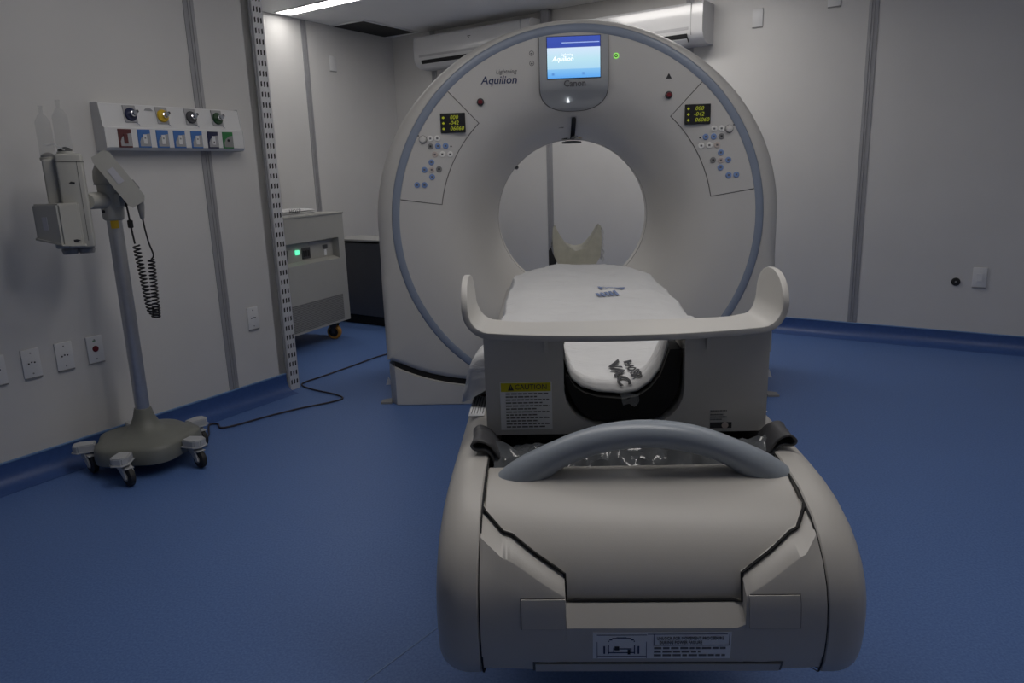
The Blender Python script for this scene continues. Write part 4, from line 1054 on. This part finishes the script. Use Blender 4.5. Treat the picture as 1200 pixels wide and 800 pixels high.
# local x runs along the front (0 = visible right corner, negative to the left), local -y faces the room
WD, DP = .72, .60
bm = NB()
box(bm, -WD, 0, .05, DP, .13, .872)
box(bm, -WD, 0, .0, .05, .714, .872); box(bm, -WD, 0, .0, .05, .13, .572)
box(bm, -.066, 0, .0, .05, .572, .714); box(bm, -WD, -.64, .0, .05, .572, .714)
obj('body', bm, 'ups', PU, smooth=0)
bm = NB(); box(bm, -WD - .006, .006, -.006, DP + .006, .872, .885, .003); obj('top_cover', bm, 'ups', PU, smooth=0)
bm = NB(); prism(bm, [(.0, .572), (.049, .572), (.049, .590)], -.64, -.066, 'x'); obj('recess_sill', bm, 'ups', PU, smooth=0)
bm = NB(); box(bm, -.635, -.070, -.002, .0, .145, .322); obj('grille', bm, 'grille', PU, smooth=0)
bm = NB(); box(bm, -.47, -.435, .040, .05, .634, .664, .002); obj('indicator_lamp', bm, 'led_ups', PU, smooth=0)
for x0 in (-.60, -.375):
    bm = NB(); box(bm, x0 - .03, x0 + .055, .044, .05, .60, .672, .003); r = obj('socket', bm, 'dark', PU, smooth=0)
    for k in range(3): bm = NB(); box(bm, x0 - .02 + .024 * k, x0 - .008 + .024 * k, .040, .044, .615, .655); obj('socket_slot', bm, 'black', r, smooth=0)
bm = NB(); box(bm, -.325, -.11, .047, .05, .683, .70); obj('printed_strip', bm, 'acgrey', PU, smooth=0)
bm = NB(); box(bm, -.185, -.14, .040, .05, .648, .672, .002); r = obj('breaker', bm, 'dark', PU, smooth=0)
bm = NB(); box(bm, -.175, -.15, .044, .05, .60, .640, .002); obj('breaker_label', bm, 'paper', r, smooth=0)
for x, y, a in ((-.10, .07, 105), (-.62, .08, 20), (-.10, .52, 0), (-.62, .52, 10)):
    cst = link('caster', bpy.data.meshes.new('caster'), None, PU, None, (x, y, 0), (0, 0, radians(a)))
    b2 = NB(); box(b2, -.04, .04, -.035, .035, .118, .13); prism(b2, [(-.03, .118), (.03, .118), (.012, .045), (-.004, .045)], -.028, -.022); prism(b2, [(-.03, .118), (.03, .118), (.012, .045), (-.004, .045)], .022, .028)
    bmesh.ops.recalc_face_normals(b2, faces=b2.faces); b2.to_mesh(cst.data); b2.free(); cst.data.materials.append(M['dark'])
    bm = NB(); lathe(bm, [(.030, -.019), (.044, -.019), (.050, -.012), (.050, .012), (.044, .019), (.030, .019)], 26, 'y', (.004, 0, .051)); obj('wheel', bm, 'orange', cst)
    bm = NB(); lathe(bm, [(.032, -.021), (.032, .021)], 20, 'y', (.004, 0, .051)); obj('wheel_hub', bm, 'black', cst)
# folded cloth on the cabinet
FC = thing('folded_linen', 'folded white linen lying on the grey power cabinet', 'linen', UE + DU * (-.42) - Vector((DU.y, -DU.x, 0)) * .15 + Vector((0, 0, .886)), AU)
for k in range(3):
    bm = NB(); rows = []
    for i in range(13):
        row = []
        for j in range(25):
            x = (-.30 + .52 * j / 24) * (1 - .03 * k); y = (-.11 + .26 * i / 12) * (1 - .04 * k)
            e = min(1, min(i, 12 - i, j, 24 - j) / 2.0)
            row.append((x, y, .012 * k + .013 * e ** .5 + .006 * e * noise.noise(Vector((x * 8, y * 8, k * 3)))))
        rows.append(row)
    V = grid(bm, rows); bot = [[(v.co.x, v.co.y, .012 * k) for v in r] for r in (V[0], V[-1])]
    obj('fold', bm, 'cloth', FC, smooth=60)
text('printed_lettering', 'HOSP', .035, 'ink', FC, (-.03, -.116, .026), xs=1.3)

# ------------------------------------------------------------------ low dark cabinet behind
q = Vector((-1.386, 1.958, 0))
CB = thing('equipment_cabinet', 'low slate grey equipment cabinet between power cabinet and gantry', 'cabinet', q, AR)
bm = NB(); box(bm, -.50, .50, .0, .30, .075, .625, .003); obj('body', bm, 'cab', CB, smooth=0)
bm = NB(); box(bm, -.49, .49, .025, .28, .0005, .075); obj('plinth', bm, 'gap', CB, smooth=0)
bm = NB(); box(bm, -.495, .495, .012, .29, .625, .640); obj('shadow_groove', bm, 'gap', CB, smooth=0)
bm = NB(); box(bm, -.505, .505, -.008, .305, .640, .655, .003); obj('worktop', bm, 'cabtop', CB, smooth=0)
